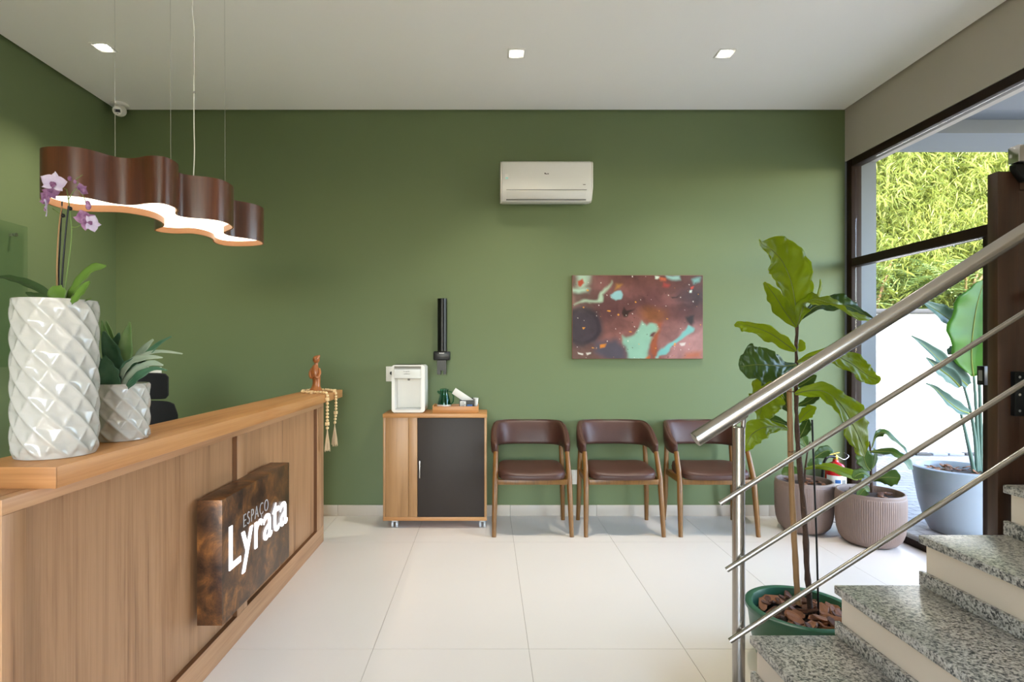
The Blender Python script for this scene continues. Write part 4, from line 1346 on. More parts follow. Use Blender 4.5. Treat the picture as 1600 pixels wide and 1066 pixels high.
# ---------------------------------------------------------------- fiddle leaf fig in the green pot
GX, GY, GR, GZ = 1.345, 2.40, .222, .227
fp = thing('fiddle_leaf_fig', 'tall fiddle leaf fig in a dark green pot behind the railing', 'potted plant', (GX, GY, 0))
build(MB().lathe([(.001, .002), (.165, .001), (.178, .008), (.20, .10), (.212, .2), (GR, .212), (GR, GZ), (GR - .006, GZ + .004), (GR - .028, GZ + .002), (GR - .032, GZ - .01), (GR - .04, .17), (.001, .17)], (GX, GY, 0), 72), 'pot', M_greenpot, fp, angle=40)
build(MB().lathe([(.176, .172), (.12, .182), (.001, .188)], (GX, GY, 0), 40), 'soil', M_soil, fp)
rng = random.Random(4)
chipm = []
for v in range(4):
    mb = MB()
    N = 9
    V = []
    for z in (0, 1):
        for k in range(N):
            a = 2 * PI * k / N
            q = .8 + .35 * rng.random()
            V.append((math.cos(a) * .032 * q, math.sin(a) * .017 * q, z * .006 + .004 * math.cos(a) ** 2))
    fs = [tuple(range(N - 1, -1, -1)), tuple(range(N, 2 * N))] + [(k, (k + 1) % N, N + (k + 1) % N, N + k) for k in range(N)]
    mb.add(V, fs)
    chipm.append(mb)
chips = []
for k in range(74):
    a, q = rng.uniform(0, 2 * PI), .168 * math.sqrt(rng.random())
    loc = Vector((q * math.cos(a), q * math.sin(a), .188 + .012 * (1 - q / .17) + rng.uniform(0, .016)))
    rot = (rng.uniform(-.5, .5), rng.uniform(-.5, .5), rng.uniform(0, 2 * PI))
    s = rng.uniform(.7, 1.5)
    if k < 8:
        mb = MB()
        mb.v = [tuple(Vector(p) + Vector((GX, GY, 0))) for p in chipm[k % 4].v]
        mb.f = chipm[k % 4].f
        o = build(mb, 'bark_chip', M_bark if k < 4 else M_barkd, fp, smooth=False)
        o.location, o.rotation_euler, o.scale = loc, rot, (s, s, s)
        chips.append(o)
    else:
        inst(chips[k % 8], loc, fp, rot, (s, s, s))
def pxtube(pts, Y, r, name, mat, parent, n=10, dY=None, m=24, jit=0.0, seed=0):
    rg = random.Random(seed)
    C = catmull([tuple(W(x, y, Y + (dY[i] if dY else 0))) for i, (x, y) in enumerate(pts)], m)
    rr_ = r if isinstance(r, (list, tuple)) else [r, r]
    rad = [rr_[0] + (rr_[1] - rr_[0]) * i / (m - 1) for i in range(m)]
    rad = [q * (1 + jit * rg.uniform(-1, 1)) for q in rad]
    C = [Vector(c) + Vector((rg.uniform(-1, 1), rg.uniform(-1, 1), 0)) * jit * .006 for c in C]
    return build(MB().tube(C, rad, n), name, mat, parent, angle=60)
pxtube([(1247, 944), (1243, 880), (1238, 780), (1235, 690), (1233, 600)], 2.41, [.0125, .0105], 'stake', M_stake, fp, jit=.1)
pxtube([(1268, 968), (1262, 900), (1256, 800), (1247, 700), (1244, 640), (1244, 580), (1245, 505)], 2.39, [.0125, .006], 'trunk', M_trunk, fp, m=40, jit=.25)
pxtube([(1279, 968), (1276, 850), (1272, 740), (1269, 656)], 2.36, [.004, .004], 'support_rod', M_black, fp)
for k, (y, t) in enumerate(((612, 1236), (706, 1238))):
    c = W(t + 3, y, 2.4)
    build(MB().tube([c + Vector((.022 * math.cos(a), .017 * math.sin(a), 0)) for a in np.linspace(0, 2 * PI, 18)], .0018, 6), 'plant_tie', M_barkd, fp)

FV = dict(vein=.0028, n=48, across=12, rib=.07)
pxleaf([(1246, 508, 2), (1243, 478, 16), (1236, 440, 33), (1222, 408, 36), (1204, 389, 20), (1190, 382, 5), (1186, 374, 1)], 2.38, M_fiddle, fp, (.15, -1, .1), [0, 0, .01, .02, 0, -.03, -.05], cup=.25, wave=.12, seed=1, **FV)
pxleaf([(1244, 511, 2), (1226, 486, 12), (1212, 464, 12), (1200, 448, 6), (1194, 441, 2)], 2.35, M_fiddle, fp, (-.7, -1, -.1), [0, -.03, -.06, -.08, -.1], cup=.5, wave=.15, seed=2, **FV)
pxleaf([(1247, 506, 2), (1256, 478, 12), (1272, 468, 17), (1296, 474, 16), (1324, 488, 18), (1350, 498, 13), (1366, 506, 3)], 2.36, M_fiddle, fp, (.1, -.55, .8), [0, -.02, -.05, -.05, 0, .05, .09], cup=.2, wave=.25, seed=3, **FV)
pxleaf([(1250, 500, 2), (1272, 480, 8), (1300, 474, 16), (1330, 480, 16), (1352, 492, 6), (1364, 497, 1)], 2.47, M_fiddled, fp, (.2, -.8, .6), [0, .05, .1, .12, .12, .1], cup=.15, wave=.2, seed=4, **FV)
pxleaf([(1262, 486, 2), (1274, 466, 5), (1280, 448, 7), (1281, 437, 3)], 2.52, M_fiddle, fp, (.8, -.6, .2), seed=5, cup=.4, vein=.002)
pxleaf([(1243, 549, 2), (1228, 538, 9), (1205, 522, 12), (1180, 512, 10), (1160, 508, 9), (1148, 509, 3)], 2.36, M_fiddle, fp, (-.1, -.75, -.6), [0, -.02, -.05, -.05, -.04, -.02], cup=.25, wave=.3, seed=6, **FV)
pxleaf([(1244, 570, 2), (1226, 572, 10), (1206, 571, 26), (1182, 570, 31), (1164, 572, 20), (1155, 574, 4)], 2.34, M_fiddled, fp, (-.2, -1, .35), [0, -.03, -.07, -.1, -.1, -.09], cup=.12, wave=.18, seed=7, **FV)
pxleaf([(1240, 588, 2), (1222, 594, 12), (1204, 606, 27), (1194, 626, 30), (1188, 646, 18), (1184, 658, 4)], 2.40, M_fiddle, fp, (.1, -1, -.2), [0, .01, .02, .03, .02, .0], cup=.12, wave=.1, seed=8, **FV)
pxleaf([(1246, 566, 2), (1272, 556, 7), (1304, 556, 14), (1330, 568, 18), (1352, 584, 17), (1368, 592, 9), (1376, 590, 2)], 2.38, M_fiddle, fp, (.25, -.9, .2), [0, .0, .0, .02, .03, .03, .03], cup=.12, wave=.15, seed=9, **FV)
pxleaf([(1242, 616, 2), (1262, 611, 9), (1288, 612, 15), (1312, 630, 24), (1332, 662, 31), (1345, 690, 27), (1350, 708, 8), (1351, 713, 1)], 2.36, M_fiddle, fp, (.45, -1, .25), [0, -.03, -.06, -.08, -.08, -.05, -.03, -.02], cup=.14, wave=.1, seed=10, **FV)
pxleaf([(1231, 671, 2), (1214, 667, 7), (1194, 668, 14), (1176, 678, 17), (1167, 694, 11), (1163, 706, 2)], 2.36, M_fiddle, fp, (-.2, -.9, .25), [0, -.02, -.05, -.06, -.06, -.05], cup=.2, wave=.2, seed=11, **FV)
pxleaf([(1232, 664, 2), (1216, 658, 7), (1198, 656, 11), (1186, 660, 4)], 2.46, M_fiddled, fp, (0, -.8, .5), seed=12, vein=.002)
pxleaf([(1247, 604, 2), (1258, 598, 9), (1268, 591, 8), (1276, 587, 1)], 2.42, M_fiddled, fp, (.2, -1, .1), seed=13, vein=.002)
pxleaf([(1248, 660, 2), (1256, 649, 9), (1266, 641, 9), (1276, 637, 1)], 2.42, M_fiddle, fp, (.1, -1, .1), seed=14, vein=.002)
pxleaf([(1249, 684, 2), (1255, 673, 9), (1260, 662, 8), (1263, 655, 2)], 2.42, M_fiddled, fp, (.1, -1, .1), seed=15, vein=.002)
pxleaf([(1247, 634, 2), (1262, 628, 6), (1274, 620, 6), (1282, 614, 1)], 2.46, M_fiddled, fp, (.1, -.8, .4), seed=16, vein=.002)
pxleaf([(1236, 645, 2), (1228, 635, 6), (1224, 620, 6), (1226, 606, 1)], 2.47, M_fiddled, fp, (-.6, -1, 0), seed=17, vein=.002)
pxleaf([(1247, 548, 2), (1252, 544, 6), (1252, 536, 5), (1249, 531, 1)], 2.38, M_fiddle, fp, (0, -1, 0), seed=18)

# ---------------------------------------------------------------- two ribbed pots by the window
def ribbed(x, y, R, h, label):
    r = thing('ribbed_planter', label, 'potted plant', (x, y, 0), 'taupe ribbed planters by the window')
    prof = [(.001, .004), (R * .60, .003), (R * .74, .012), (R * .88, .045), (R * .955, .095), (R * .99, .16), (R, .24), (R, h - .03), (R * .99, h - .024), (R * .99, h - .006), (R * .975, h), (R * .93, h), (R * .915, h - .01), (R * .90, h - .05), (.001, h - .05)]
    def rf(rr_, z, a):
        if .02 < z < h - .025 and rr_ > R * .7:
            return rr_ + .0022 * (math.sin(a * 100 + .3) > 0) * min(1, (z - .02) / .05)
        return rr_
    dense = []
    for a, b in zip(prof[:-1], prof[1:]): dense += [a, ((a[0] + b[0]) / 2, (a[1] + b[1]) / 2)]
    dense.append(prof[-1])
    build(MB().lathe(dense, (x, y, 0), 400, rf), 'pot', M_ribpot, r, angle=50)
    build(MB().lathe([(R * .9, h - .045), (R * .5, h - .03), (.001, h - .028)], (x, y, 0), 40), 'soil', M_soil, r)
    return r
pa = ribbed(2.335, 4.14, .193, .372, 'ribbed taupe planter with small fig, behind the fig trunk')
pb = ribbed(2.632, 3.86, .207, .36, 'ribbed taupe planter with dark fig, touching the window')
for pr_, x, y, h in ((pa, 2.335, 4.14, .372), (pb, 2.632, 3.86, .36)):
    rg = random.Random(int(x * 100))
    for k in range(16):
        a, q = rg.uniform(0, 2 * PI), .13 * math.sqrt(rg.random())
        o = inst(chips[k % 8], Vector((q * math.cos(a), q * math.sin(a), h - .022 + rg.uniform(0, .01))), pr_, (rg.uniform(-.4, .4), rg.uniform(-.4, .4), rg.uniform(0, 6)), (.8, .8, .8))
pxtube([(1257, 758), (1258, 735), (1262, 705), (1266, 690)], 4.14, [.008, .004], 'stem', M_trunk, pa)
pxtube([(1264, 722), (1285, 706), (1300, 702)], 4.12, [.003, .002], 'leaf_stalk', M_stem, pa)
pxleaf([(1272, 716, 1), (1282, 709, 8), (1293, 704, 8), (1302, 706, 2)], 4.10, M_fiddled, pa, (.1, -.8, .5), seed=1, vein=.003)
pxleaf([(1258, 733, 1), (1280, 729, 6), (1305, 733, 9), (1328, 742, 11), (1342, 747, 5), (1344, 750, 1)], 4.02, M_fiddle, pa, (.0, -.65, .75), [.1, .06, .02, -.02, -.04, -.05], wave=.12, seed=2, vein=.003)
pxleaf([(1262, 700, 1), (1256, 690, 8), (1252, 680, 7), (1250, 674, 1)], 4.14, M_fiddled, pa, seed=3, vein=.003)
pxleaf([(1262, 728, 1), (1270, 722, 5), (1279, 722, 5), (1284, 725, 1)], 4.06, M_fiddled, pa, (.1, -.7, .6), seed=4)
pxleaf([(1256, 738, 1), (1242, 735, 8), (1229, 738, 8), (1222, 742, 1)], 4.10, M_fiddled, pa, (0, -.6, .8), seed=5)

pxtube([(1362, 770), (1361, 740), (1360, 705), (1358, 690)], 3.86, [.010, .005], 'stem', M_trunk, pb)
pxleaf([(1362, 700, 1), (1368, 682, 4), (1382, 676, 8), (1400, 690, 9), (1413, 702, 5), (1419, 711, 1)], 3.84, M_fiddled, pb, (.55, -.7, .5), [0, 0, -.02, -.06, -.1, -.12], wave=.1, seed=6, vein=.003)
pxleaf([(1358, 706, 1), (1376, 706, 6), (1394, 707, 10), (1410, 716, 12), (1422, 730, 8), (1426, 735, 1)], 3.82, M_fiddled, pb, (.4, -.7, .5), [0, -.04, -.08, -.12, -.14, -.15], wave=.1, seed=7, vein=.003)
pxleaf([(1364, 752, 1), (1376, 747, 9), (1390, 746, 13), (1402, 747, 10), (1407, 748, 2)], 3.78, M_fiddled, pb, (.1, -1, .2), [0, -.04, -.07, -.09, -.1], seed=8, vein=.003)
pxleaf([(1360, 736, 1), (1354, 728, 9), (1350, 716, 13), (1346, 706, 9), (1344, 699, 1)], 3.80, M_fiddled, pb, (-.2, -1, .2), seed=9, vein=.003)
pxleaf([(1362, 733, 1), (1366, 722, 6), (1367, 710, 6), (1365, 700, 1)], 3.82, M_fiddled, pb, (.6, -1, 0), seed=10, vein=.003)
pxleaf([(1361, 748, 1), (1350, 740, 7), (1340, 742, 8), (1333, 748, 2)], 3.76, M_fiddled, pb, (-.2, -.7, .6), seed=11, vein=.003)
pxleaf([(1359, 768, 1), (1352, 764, 8), (1346, 770, 8), (1341, 778, 1)], 3.74, M_fiddled, pb, (-.2, -.8, .4), seed=12, vein=.003)

# ---------------------------------------------------------------- strelitzia outside
OX, OY, OR, OH = 3.50, 4.16, .285, .46
sp = thing('strelitzia_planter', 'bird of paradise plant in a blue-grey planter outside the glass', 'potted plant', (OX, OY, -.02))
build(MB().lathe([(.001, -.018), (.165, -.02), (.18, -.012), (.215, .06), (.25, .2), (.272, .34), (OR, OH - .03), (OR + .002, OH - .006), (OR - .006, OH), (OR - .028, OH), (OR - .036, OH - .012), (OR - .05, OH - .06), (.001, OH - .06)], (OX, OY, 0), 64), 'pot', M_greypot, sp, angle=40)
build(MB().lathe([(OR - .048, OH - .055), (.12, OH - .035), (.001, OH - .03)], (OX, OY, 0), 40), 'soil', M_soil, sp)
rg = random.Random(8)
for k in range(30):
    a, q = rg.uniform(0, 2 * PI), .2 * math.sqrt(rg.random())
    inst(chips[k % 8], Vector((q * math.cos(a), q * math.sin(a), OH - .012 + rg.uniform(0, .012))), sp, (rg.uniform(-.4, .4), rg.uniform(-.4, .4), rg.uniform(0, 6)), (.9, .9, .9))
YS = 4.12
for pts in ([(1527, 742), (1524, 690), (1516, 640), (1505, 600)], [(1530, 742), (1527, 680), (1524, 620), (1521, 580)], [(1523, 742), (1514, 700), (1505, 660), (1501, 645)], [(1533, 742), (1532, 660), (1528, 560), (1514, 520)], [(1540, 742), (1548, 640), (1562, 560), (1580, 500)]):
    pxtube(pts, YS, [.014, .008], 'leaf_stalk', M_strel, sp)
SV = dict(vein=.006, n=20, thick=.002)
pxleaf([(1521, 588, 3), (1518, 560, 24), (1520, 520, 34), (1526, 480, 30), (1534, 450, 14), (1538, 438, 2)], YS - .06, M_strelb, sp, (-.35, -1, 0), wave=.08, seed=1, **SV)
pxleaf([(1512, 520, 2), (1497, 510, 14), (1480, 497, 15), (1460, 483, 10), (1440, 471, 2)], YS + .05, M_strel, sp, (-.5, -.7, .5), cup=.4, seed=2, **SV)
pxleaf([(1512, 603, 6), (1498, 590, 11), (1476, 570, 11), (1450, 545, 7), (1424, 525, 1)], YS, M_strel, sp, (-.3, -.8, .4), cup=.6, seed=3, **SV)
pxleaf([(1500, 605, 3), (1486, 590, 10), (1470, 578, 9), (1456, 566, 4), (1447, 559, 1)], YS - .1, M_strel, sp, (-.4, -.8, .1), cup=.6, seed=4, **SV)
pxleaf([(1514, 646, 4), (1498, 640, 9), (1480, 626, 8), (1462, 608, 4), (1446, 599, 1)], YS - .04, M_strel, sp, (-.3, -.8, .4), cup=.6, seed=5, **SV)
pxleaf([(1505, 548, 3), (1495, 548, 8), (1486, 550, 7), (1481, 554, 1)], YS, M_strel, sp, (0, -.8, .6), cup=.3, seed=6, **SV)
pxleaf([(1580, 505, 3), (1590, 480, 18), (1602, 450, 22), (1612, 420, 3)], YS + .1, M_strel, sp, (-.3, -.8, .2), seed=7, **SV)

# ================================================================ diamond vases
def diamond(x, y, z, R, h, nd, rows, label, grp, tilt=0):
    r = thing('diamond_planter', label, 'potted plant', (x, y, z), grp)
    nu, nv = nd * 14, int(rows * 20)
    def f(u, v):
        a = u * 2 * PI
        p = u * nd + v * rows / 2 * 1.22
        q = u * nd - v * rows / 2 * .78
        fp_, fq = abs(2 * (p % 1) - 1), abs(2 * (q % 1) - 1)
        rid = max(fp_ ** 2.2, .72 * fq ** 2.4)
        edge = min(1, v / .035) * min(1, (1 - v) / .03)
        rr_ = R - .0095 + (.0095 * rid * edge + .0055 * (1 - edge))
        rr_ *= 1 - .05 * max(0, (.05 - v) / .05)
        return (x + rr_ * math.cos(a), y + rr_ * math.sin(a), z + .0015 + v * (h - .0015))
    mb = MB().grid(f, nu, nv, wrap=True)
    top = nv * nu
    n0 = len(mb.v)
    for (rr_, zz) in ((R - .012, h), (R - .014, h - .03), (.001, h - .032)):
        for i in range(nu):
            a = 2 * PI * i / nu
            mb.v.append((x + rr_ * math.cos(a), y + rr_ * math.sin(a), z + zz))
    prev = top
    for k in range(3):
        cur = n0 + k * nu
        mb.f += [(prev + i, prev + (i + 1) % nu, cur + (i + 1) % nu, cur + i) for i in range(nu)]
        prev = cur
    mb.f.append(tuple(range(nu - 1, -1, -1)))
    build(mb, 'pot', M_ceramic, r, angle=180)
    build(MB().lathe([(R - .016, h - .031), (R * .5, h - .018), (.001, h - .016)], (x, y, z), 40), 'soil', M_moss, r)
    build(MB().lathe([(R - .02, .0002), (R - .02, .002)], (x, y, z), 40), 'base_pad', M_black, r)
    return r
VX_, VY_ = -1.222, 1.592
vs_ = diamond(VX_, VY_, ZS1, .104, .437, 10, 10.6, 'tall white diamond-relief vase with orchid on the counter', 'white diamond planters')
SXp, SYp = -1.224, 1.872
ss_ = diamond(SXp, SYp, ZS1, .0895, .186, 10, 5.4, 'short white diamond-relief pot with agave on the counter', 'white diamond planters')

# orchid
Yv = VY_
for pts, m in (([(90, 472, 6), (98, 455, 14), (104, 445, 11), (106, 442, 3)], M_orleaf),):
    pass
pxleaf([(96, 476, 5), (92, 462, 13), (86, 452, 12), (84, 447, 2)], Yv - .05, M_orleaf, vs_, (-.1, -1, .2), seed=1, n=14)
pxleaf([(104, 474, 5), (116, 455, 10), (132, 434, 12), (148, 420, 10), (166, 416, 2)], Yv - .02, M_orleaf, vs_, (-.5, -1, .3), [0, 0, .01, .02, .03], seed=2, n=16, cup=.3)
pxleaf([(112, 474, 4), (122, 464, 8), (133, 450, 8), (141, 440, 2)], Yv - .06, M_orleaf, vs_, (-.3, -1, .3), seed=3, n=14, cup=.3)
pxleaf([(82, 470, 4), (62, 452, 7), (36, 441, 7), (12, 434, 5), (-6, 433, 1)], Yv - .0, M_orleafd, vs_, (.1, -.7, .7), seed=4, n=16, cup=.3)
pxleaf([(84, 474, 4), (66, 466, 6), (50, 461, 5), (40, 457, 1)], Yv - .04, M_orleafd, vs_, (.1, -.7, .7), seed=5, n=14, cup=.3)
pxleaf([(124, 474, 2), (134, 470, 2.5), (143, 466, .5)], Yv - .02, M_orleaf, vs_, (0, -.6, .8), seed=6, n=8)
pxtube([(92, 474), (92, 420), (94, 380), (97, 315)], Yv, [.0022, .0018], 'support_rod', M_black, vs_)
pxtube([(95, 474), (98, 420), (102, 370), (107, 322)], Yv + .01, [.0026, .0022], 'support_rod', M_black, vs_)
pxtube([(90, 474), (89, 420), (91, 370), (94, 340), (97, 322)], Yv - .01, [.0026, .0018], 'flower_stem', M_stake, vs_)
pxtube([(98, 474), (106, 420), (111, 380), (112, 355), (109, 330), (107, 312), (104, 296)], Yv + .015, [.0024, .0014], 'flower_stem', M_stem, vs_)
pxtube([(107, 312), (114, 300), (121, 294), (123, 287), (116, 281)], Yv + .0, [.0013, .001], 'flower_stem', M_stem, vs_)
pxtube([(112, 355), (120, 355), (130, 349), (136, 345)], Yv + .015, [.0014, .001], 'flower_stem', M_stem, vs_)
pxtube([(104, 296), (99, 294), (90, 288), (84, 285)], Yv + .015, [.0012, .001], 'flower_stem', M_stem, vs_)
pxtube([(96, 336), (88, 330), (82, 326)], Yv - .01, [.0012, .001], 'flower_stem', M_stem, vs_)
pxtube([(121, 294), (131, 308), (134, 316)], Yv, [.0012, .001], 'flower_stem', M_stem, vs_)
pxtube([(118, 281), (128, 274), (129, 273.5)], Yv, [.001, .0006], 'flower_stem', M_stem, vs_)
c = W(98, 337, Yv - .005)
build(MB().ball(c, (.007, .006, .006), 12, 8), 'stem_clip', M_black, vs_)
c = W(110, 326, Yv + .005)
build(MB().ball(c, (.005, .005, .006), 12, 8), 'stem_clip', M_black, vs_)

def blossom(px, py, Y, size, rot, yaw, pm, lm, parent, squash=1.0):
    c = W(px, py, Y)
    s = size * Y / F
    basis = Matrix.Rotation(yaw, 3, 'Z') @ Matrix.Rotation(rot, 3, 'Y')
    def petal(ang, L, wd, bend):
        V, fs = [], []
        n, m = 8, 6
        for i in range(n + 1):
            t = i / n
            w_ = wd * math.sin(PI * min(1, .06 + t * .98) ** .8) ** .75
            for k in range(m + 1):
                u = 2 * k / m - 1
                l = L * t
                p = Vector((u * w_ * s, -bend * s * t * (1 - t) * 1.5 - .16 * s * t * t + .12 * s * u * u * t, l * s))
                p = Matrix.Rotation(ang, 3, 'Y') @ p
                V.append(c + basis @ p)
        for i in range(n):
            for k in range(m):
                fs.append((i * (m + 1) + k, (i + 1) * (m + 1) + k, (i + 1) * (m + 1) + k + 1, i * (m + 1) + k + 1))
        return V, fs
    mb = MB()
    for ang, L, wd in ((0, 1.0, .36), (2.2, .95, .34), (-2.2, .95, .34)):
        mb.add(*petal(ang, L, wd, .05))
    fo = build(mb, 'flower', pm, parent, angle=180, recalc=False)
    mb = MB()
    for ang in (1.25, -1.25): mb.add(*petal(ang, 1.05, .56, .12))
    build(mb, 'petals', pm, fo, angle=180, recalc=False)
    mb = MB()
    for ang, L, wd in ((PI, .5, .2), (2.2, .3, .14), (-2.2, .3, .14)): mb.add(*petal(ang, L, wd, .5))
    mb.ball(c + basis @ Vector((0, -.06 * s, 0)), .09 * s, 8, 6)
    build(mb, 'lip', lm, fo, angle=180, recalc=False)
for q in ((84, 286, -.02, 15, .15, .3, M_petal), (71, 312, -.02, 13, .5, -.5, M_petald), (79, 300, .02, 10, 2.6, .8, M_petald), (73, 325, -.05, 12, -.5, -1.0, M_petal), (133, 345, -.01, 14, .9, .4, M_petald), (143, 349, -.02, 11, 1.6, .9, M_petal), (128, 296, 0, 8, .8, 1.2, M_petald)):
    blossom(q[0], q[1], Yv + q[2], q[3] * 1.2, q[4], q[5], q[6], M_petald, vs_)
for (x, y, a, b) in ((109, 279, .0055, .007), (131, 297, .0055, .007), (138, 322, .007, .011), (137, 317, .006, .006), (117, 284, .004, .006)):
    c = W(x, y, Yv - .005)
    build(MB().ball(c, (a, a, b), 12, 8), 'bud', M_petald, vs_)

# agave rosette
Ya = SYp
LV = [
 ([(184, 606, 7), (175, 590, 16), (168, 572, 13), (164, 556, 2)], -.06, (-.15, -1, .3), M_agave),
 ([(170, 606, 6), (158, 585, 15), (152, 560, 16), (146, 538, 10), (143, 531, 2)], -.03, (-.4, -1, .2), M_agave),
 ([(190, 604, 6), (186, 575, 15), (174, 545, 14), (162, 518, 2)], -.02, (-.2, -1, .2), M_agave),
 ([(192, 600, 6), (193, 570, 12), (197, 540, 10), (203, 503, 1)], .02, (.3, -1, .1), M_agavel),
 ([(180, 590, 5), (176, 560, 10), (168, 530, 9), (159, 501, 1)], .06, (-.3, -1, .1), M_agavel),
 ([(182, 590, 5), (180, 555, 9), (172, 528, 7), (166, 502, 1)], .08, (.2, -1, .1), M_agavel),
 ([(198, 604, 6), (212, 580, 12), (230, 557, 8), (250, 537, 4), (268, 526, 1)], .0, (-.4, -1, .5), M_agave),
 ([(196, 600, 5), (212, 568, 9), (228, 545, 7), (240, 531, 2)], .03, (-.4, -1, .4), M_agaveg),
 ([(196, 596, 5), (206, 575, 8), (222, 558, 6), (248, 550, 4), (285, 553, 1)], -.01, (-.1, -.6, .8), M_agaveg),
 ([(190, 590, 6), (205, 568, 9), (228, 560, 6), (254, 559, 1)], -.05, (-.1, -.7, .7), M_agaveg),
 ([(192, 604, 6), (205, 588, 10), (222, 575, 8), (238, 568, 5), (255, 571, 1)], -.05, (-.3, -.9, .5), M_agaveg),
 ([(200, 606, 5), (212, 594, 9), (228, 582, 7), (244, 576, 3), (261, 579, 1)], -.07, (-.3, -.9, .5), M_agave),
 ([(168, 606, 5), (156, 598, 9), (146, 588, 8), (138, 580, 2)], -.05, (-.3, -.8, .5), M_agave),
 ([(186, 606, 5), (194, 585, 10), (206, 570, 9), (216, 556, 1)], -.04, (.3, -1, .2), M_agave),
 ([(180, 600, 5), (176, 575, 14), (182, 545, 12), (186, 520, 1)], .03, (0, -1, .2), M_agave)]
for i, (pts, dy, hint, m) in enumerate(LV):
    pxleaf(pts, Ya + dy, m, ss_, hint, seed=i, n=14, cup=.35, across=6, thick=.002)

# ================================================================ carved figure and bead garland
fx, fy = -1.205, 3.95
sf = thing('carved_figure', 'small carved wooden figure at the far end of the counter', 'figurine', (fx, fy, ZS1))
z = ZS1
body = MB()
C = catmull([(fx, fy, z, .046), (fx + .002, fy, z + .018, .042), (fx + .004, fy, z + .045, .029), (fx + .006, fy, z + .08, .026), (fx + .004, fy, z + .115, .0295), (fx - .001, fy, z + .15, .030), (fx - .002, fy, z + .175, .024), (fx + .003, fy, z + .195, .014), (fx + .004, fy, z + .21, .012)], 36)
body.tube([q[:3] for q in C], [float(q[3]) for q in C], 20)
bo = build(body, 'body', M_statue, sf, angle=180)
hb = []
build(MB().ball((fx + .004, fy, z + .232), (.024, .024, .028), 20, 14), 'head', M_statue, sf)
build(MB().tube([tuple(q) for q in catmull([(fx + .006, fy - .012, z + .236), (fx + .018, fy - .005, z + .25), (fx + .03, fy, z + .262)], 10)], [.018, .018, .017, .016, .014, .012, .01, .008, .006, .003], 14), 'hair_bun', M_statue, sf)
for s in (-1, 1):
    Ca = catmull([(fx + s * .024, fy - .004, z + .168, .010), (fx + s * .034, fy - .018, z + .135, .010), (fx + s * .022, fy - .034, z + .105, .009), (fx + s * .006, fy - .036, z + .12, .008)], 20)
    build(MB().tube([q[:3] for q in Ca], [float(q[3]) for q in Ca], 12), 'arm', M_statue, sf)
build(MB().lathe([(.052, .0005), (.056, .006), (.052, .014), (.03, .02)], (fx, fy, z), 32), 'base', M_statue, sf)

gl = thing('bead_garland', 'pale wooden bead garland with tassels hanging over the counter end', 'garland', (-1.1, 3.85, ZS1))
br_ = .0105
path = catmull([(-1.085, 4.0, .80), (-1.077, 4.0, .90), (-1.077, 4.0, 1.0), (-1.082, 3.995, 1.034), (-1.10, 3.99, 1.0405), (-1.13, 4.02, 1.0395), (-1.16, 4.06, 1.0395), (-1.22, 4.06, 1.0395), (-1.275, 4.02, 1.0395), (-1.285, 3.93, 1.0395), (-1.27, 3.865, 1.0395), (-1.22, 3.835, 1.0395), (-1.16, 3.815, 1.0395), (-1.11, 3.80, 1.0400), (-1.083, 3.79, 1.035), (-1.0765, 3.785, 1.0), (-1.0765, 3.785, .90), (-1.0765, 3.785, .80)], 600)
path = [Vector(q) for q in path]
build(MB().tube(path[::6], .0015, 6), 'cord', M_rope, gl)
acc, k = 0, 0
bead0 = cube0 = None
last = path[0]
nexts = br_
tot = 0
for p in path[1:]:
    acc += (p - last).length
    last = p
    if acc >= nexts:
        acc = 0
        nexts = 2 * br_ + .0005
        cubeb = k % 7 == 3
        loc = p - Vector((-1.1, 3.85, ZS1))
        if cubeb:
            nexts += .005
            if cube0 is None:
                cube0 = build(MB().box(-1.1 - .0115, -1.1 + .0115, 3.85 - .0115, 3.85 + .0115, ZS1 - .0115, ZS1 + .0115), 'cube_bead', M_bead, gl, bevel=.002)
                cube0.location = loc
            else: inst(cube0, loc, gl)
        else:
            if bead0 is None:
                bead0 = build(MB().ball((-1.1, 3.85, ZS1), br_, 14, 10), 'bead', M_bead, gl)
                bead0.location = loc
            else: inst(bead0, loc, gl)
        k += 1
rg = random.Random(3)
for (tx, tyy) in ((-1.085, 4.0), (-1.0765, 3.785)):
    mb = MB()
    for k in range(34):
        a, q = rg.uniform(0, 2 * PI), rg.uniform(.004, .024)
        e = Vector((tx + q * math.cos(a), tyy + q * math.sin(a), .64 + rg.uniform(0, .02)))
        mb.tube([(tx, tyy, .80), (tx + .3 * (e.x - tx), tyy + .3 * (e.y - tyy), .755), (tx + .75 * (e.x - tx), tyy + .75 * (e.y - tyy), .70), e], [.0018, .0016, .0016, .0014], 5)
    build(mb, 'tassel', M_rope, gl)

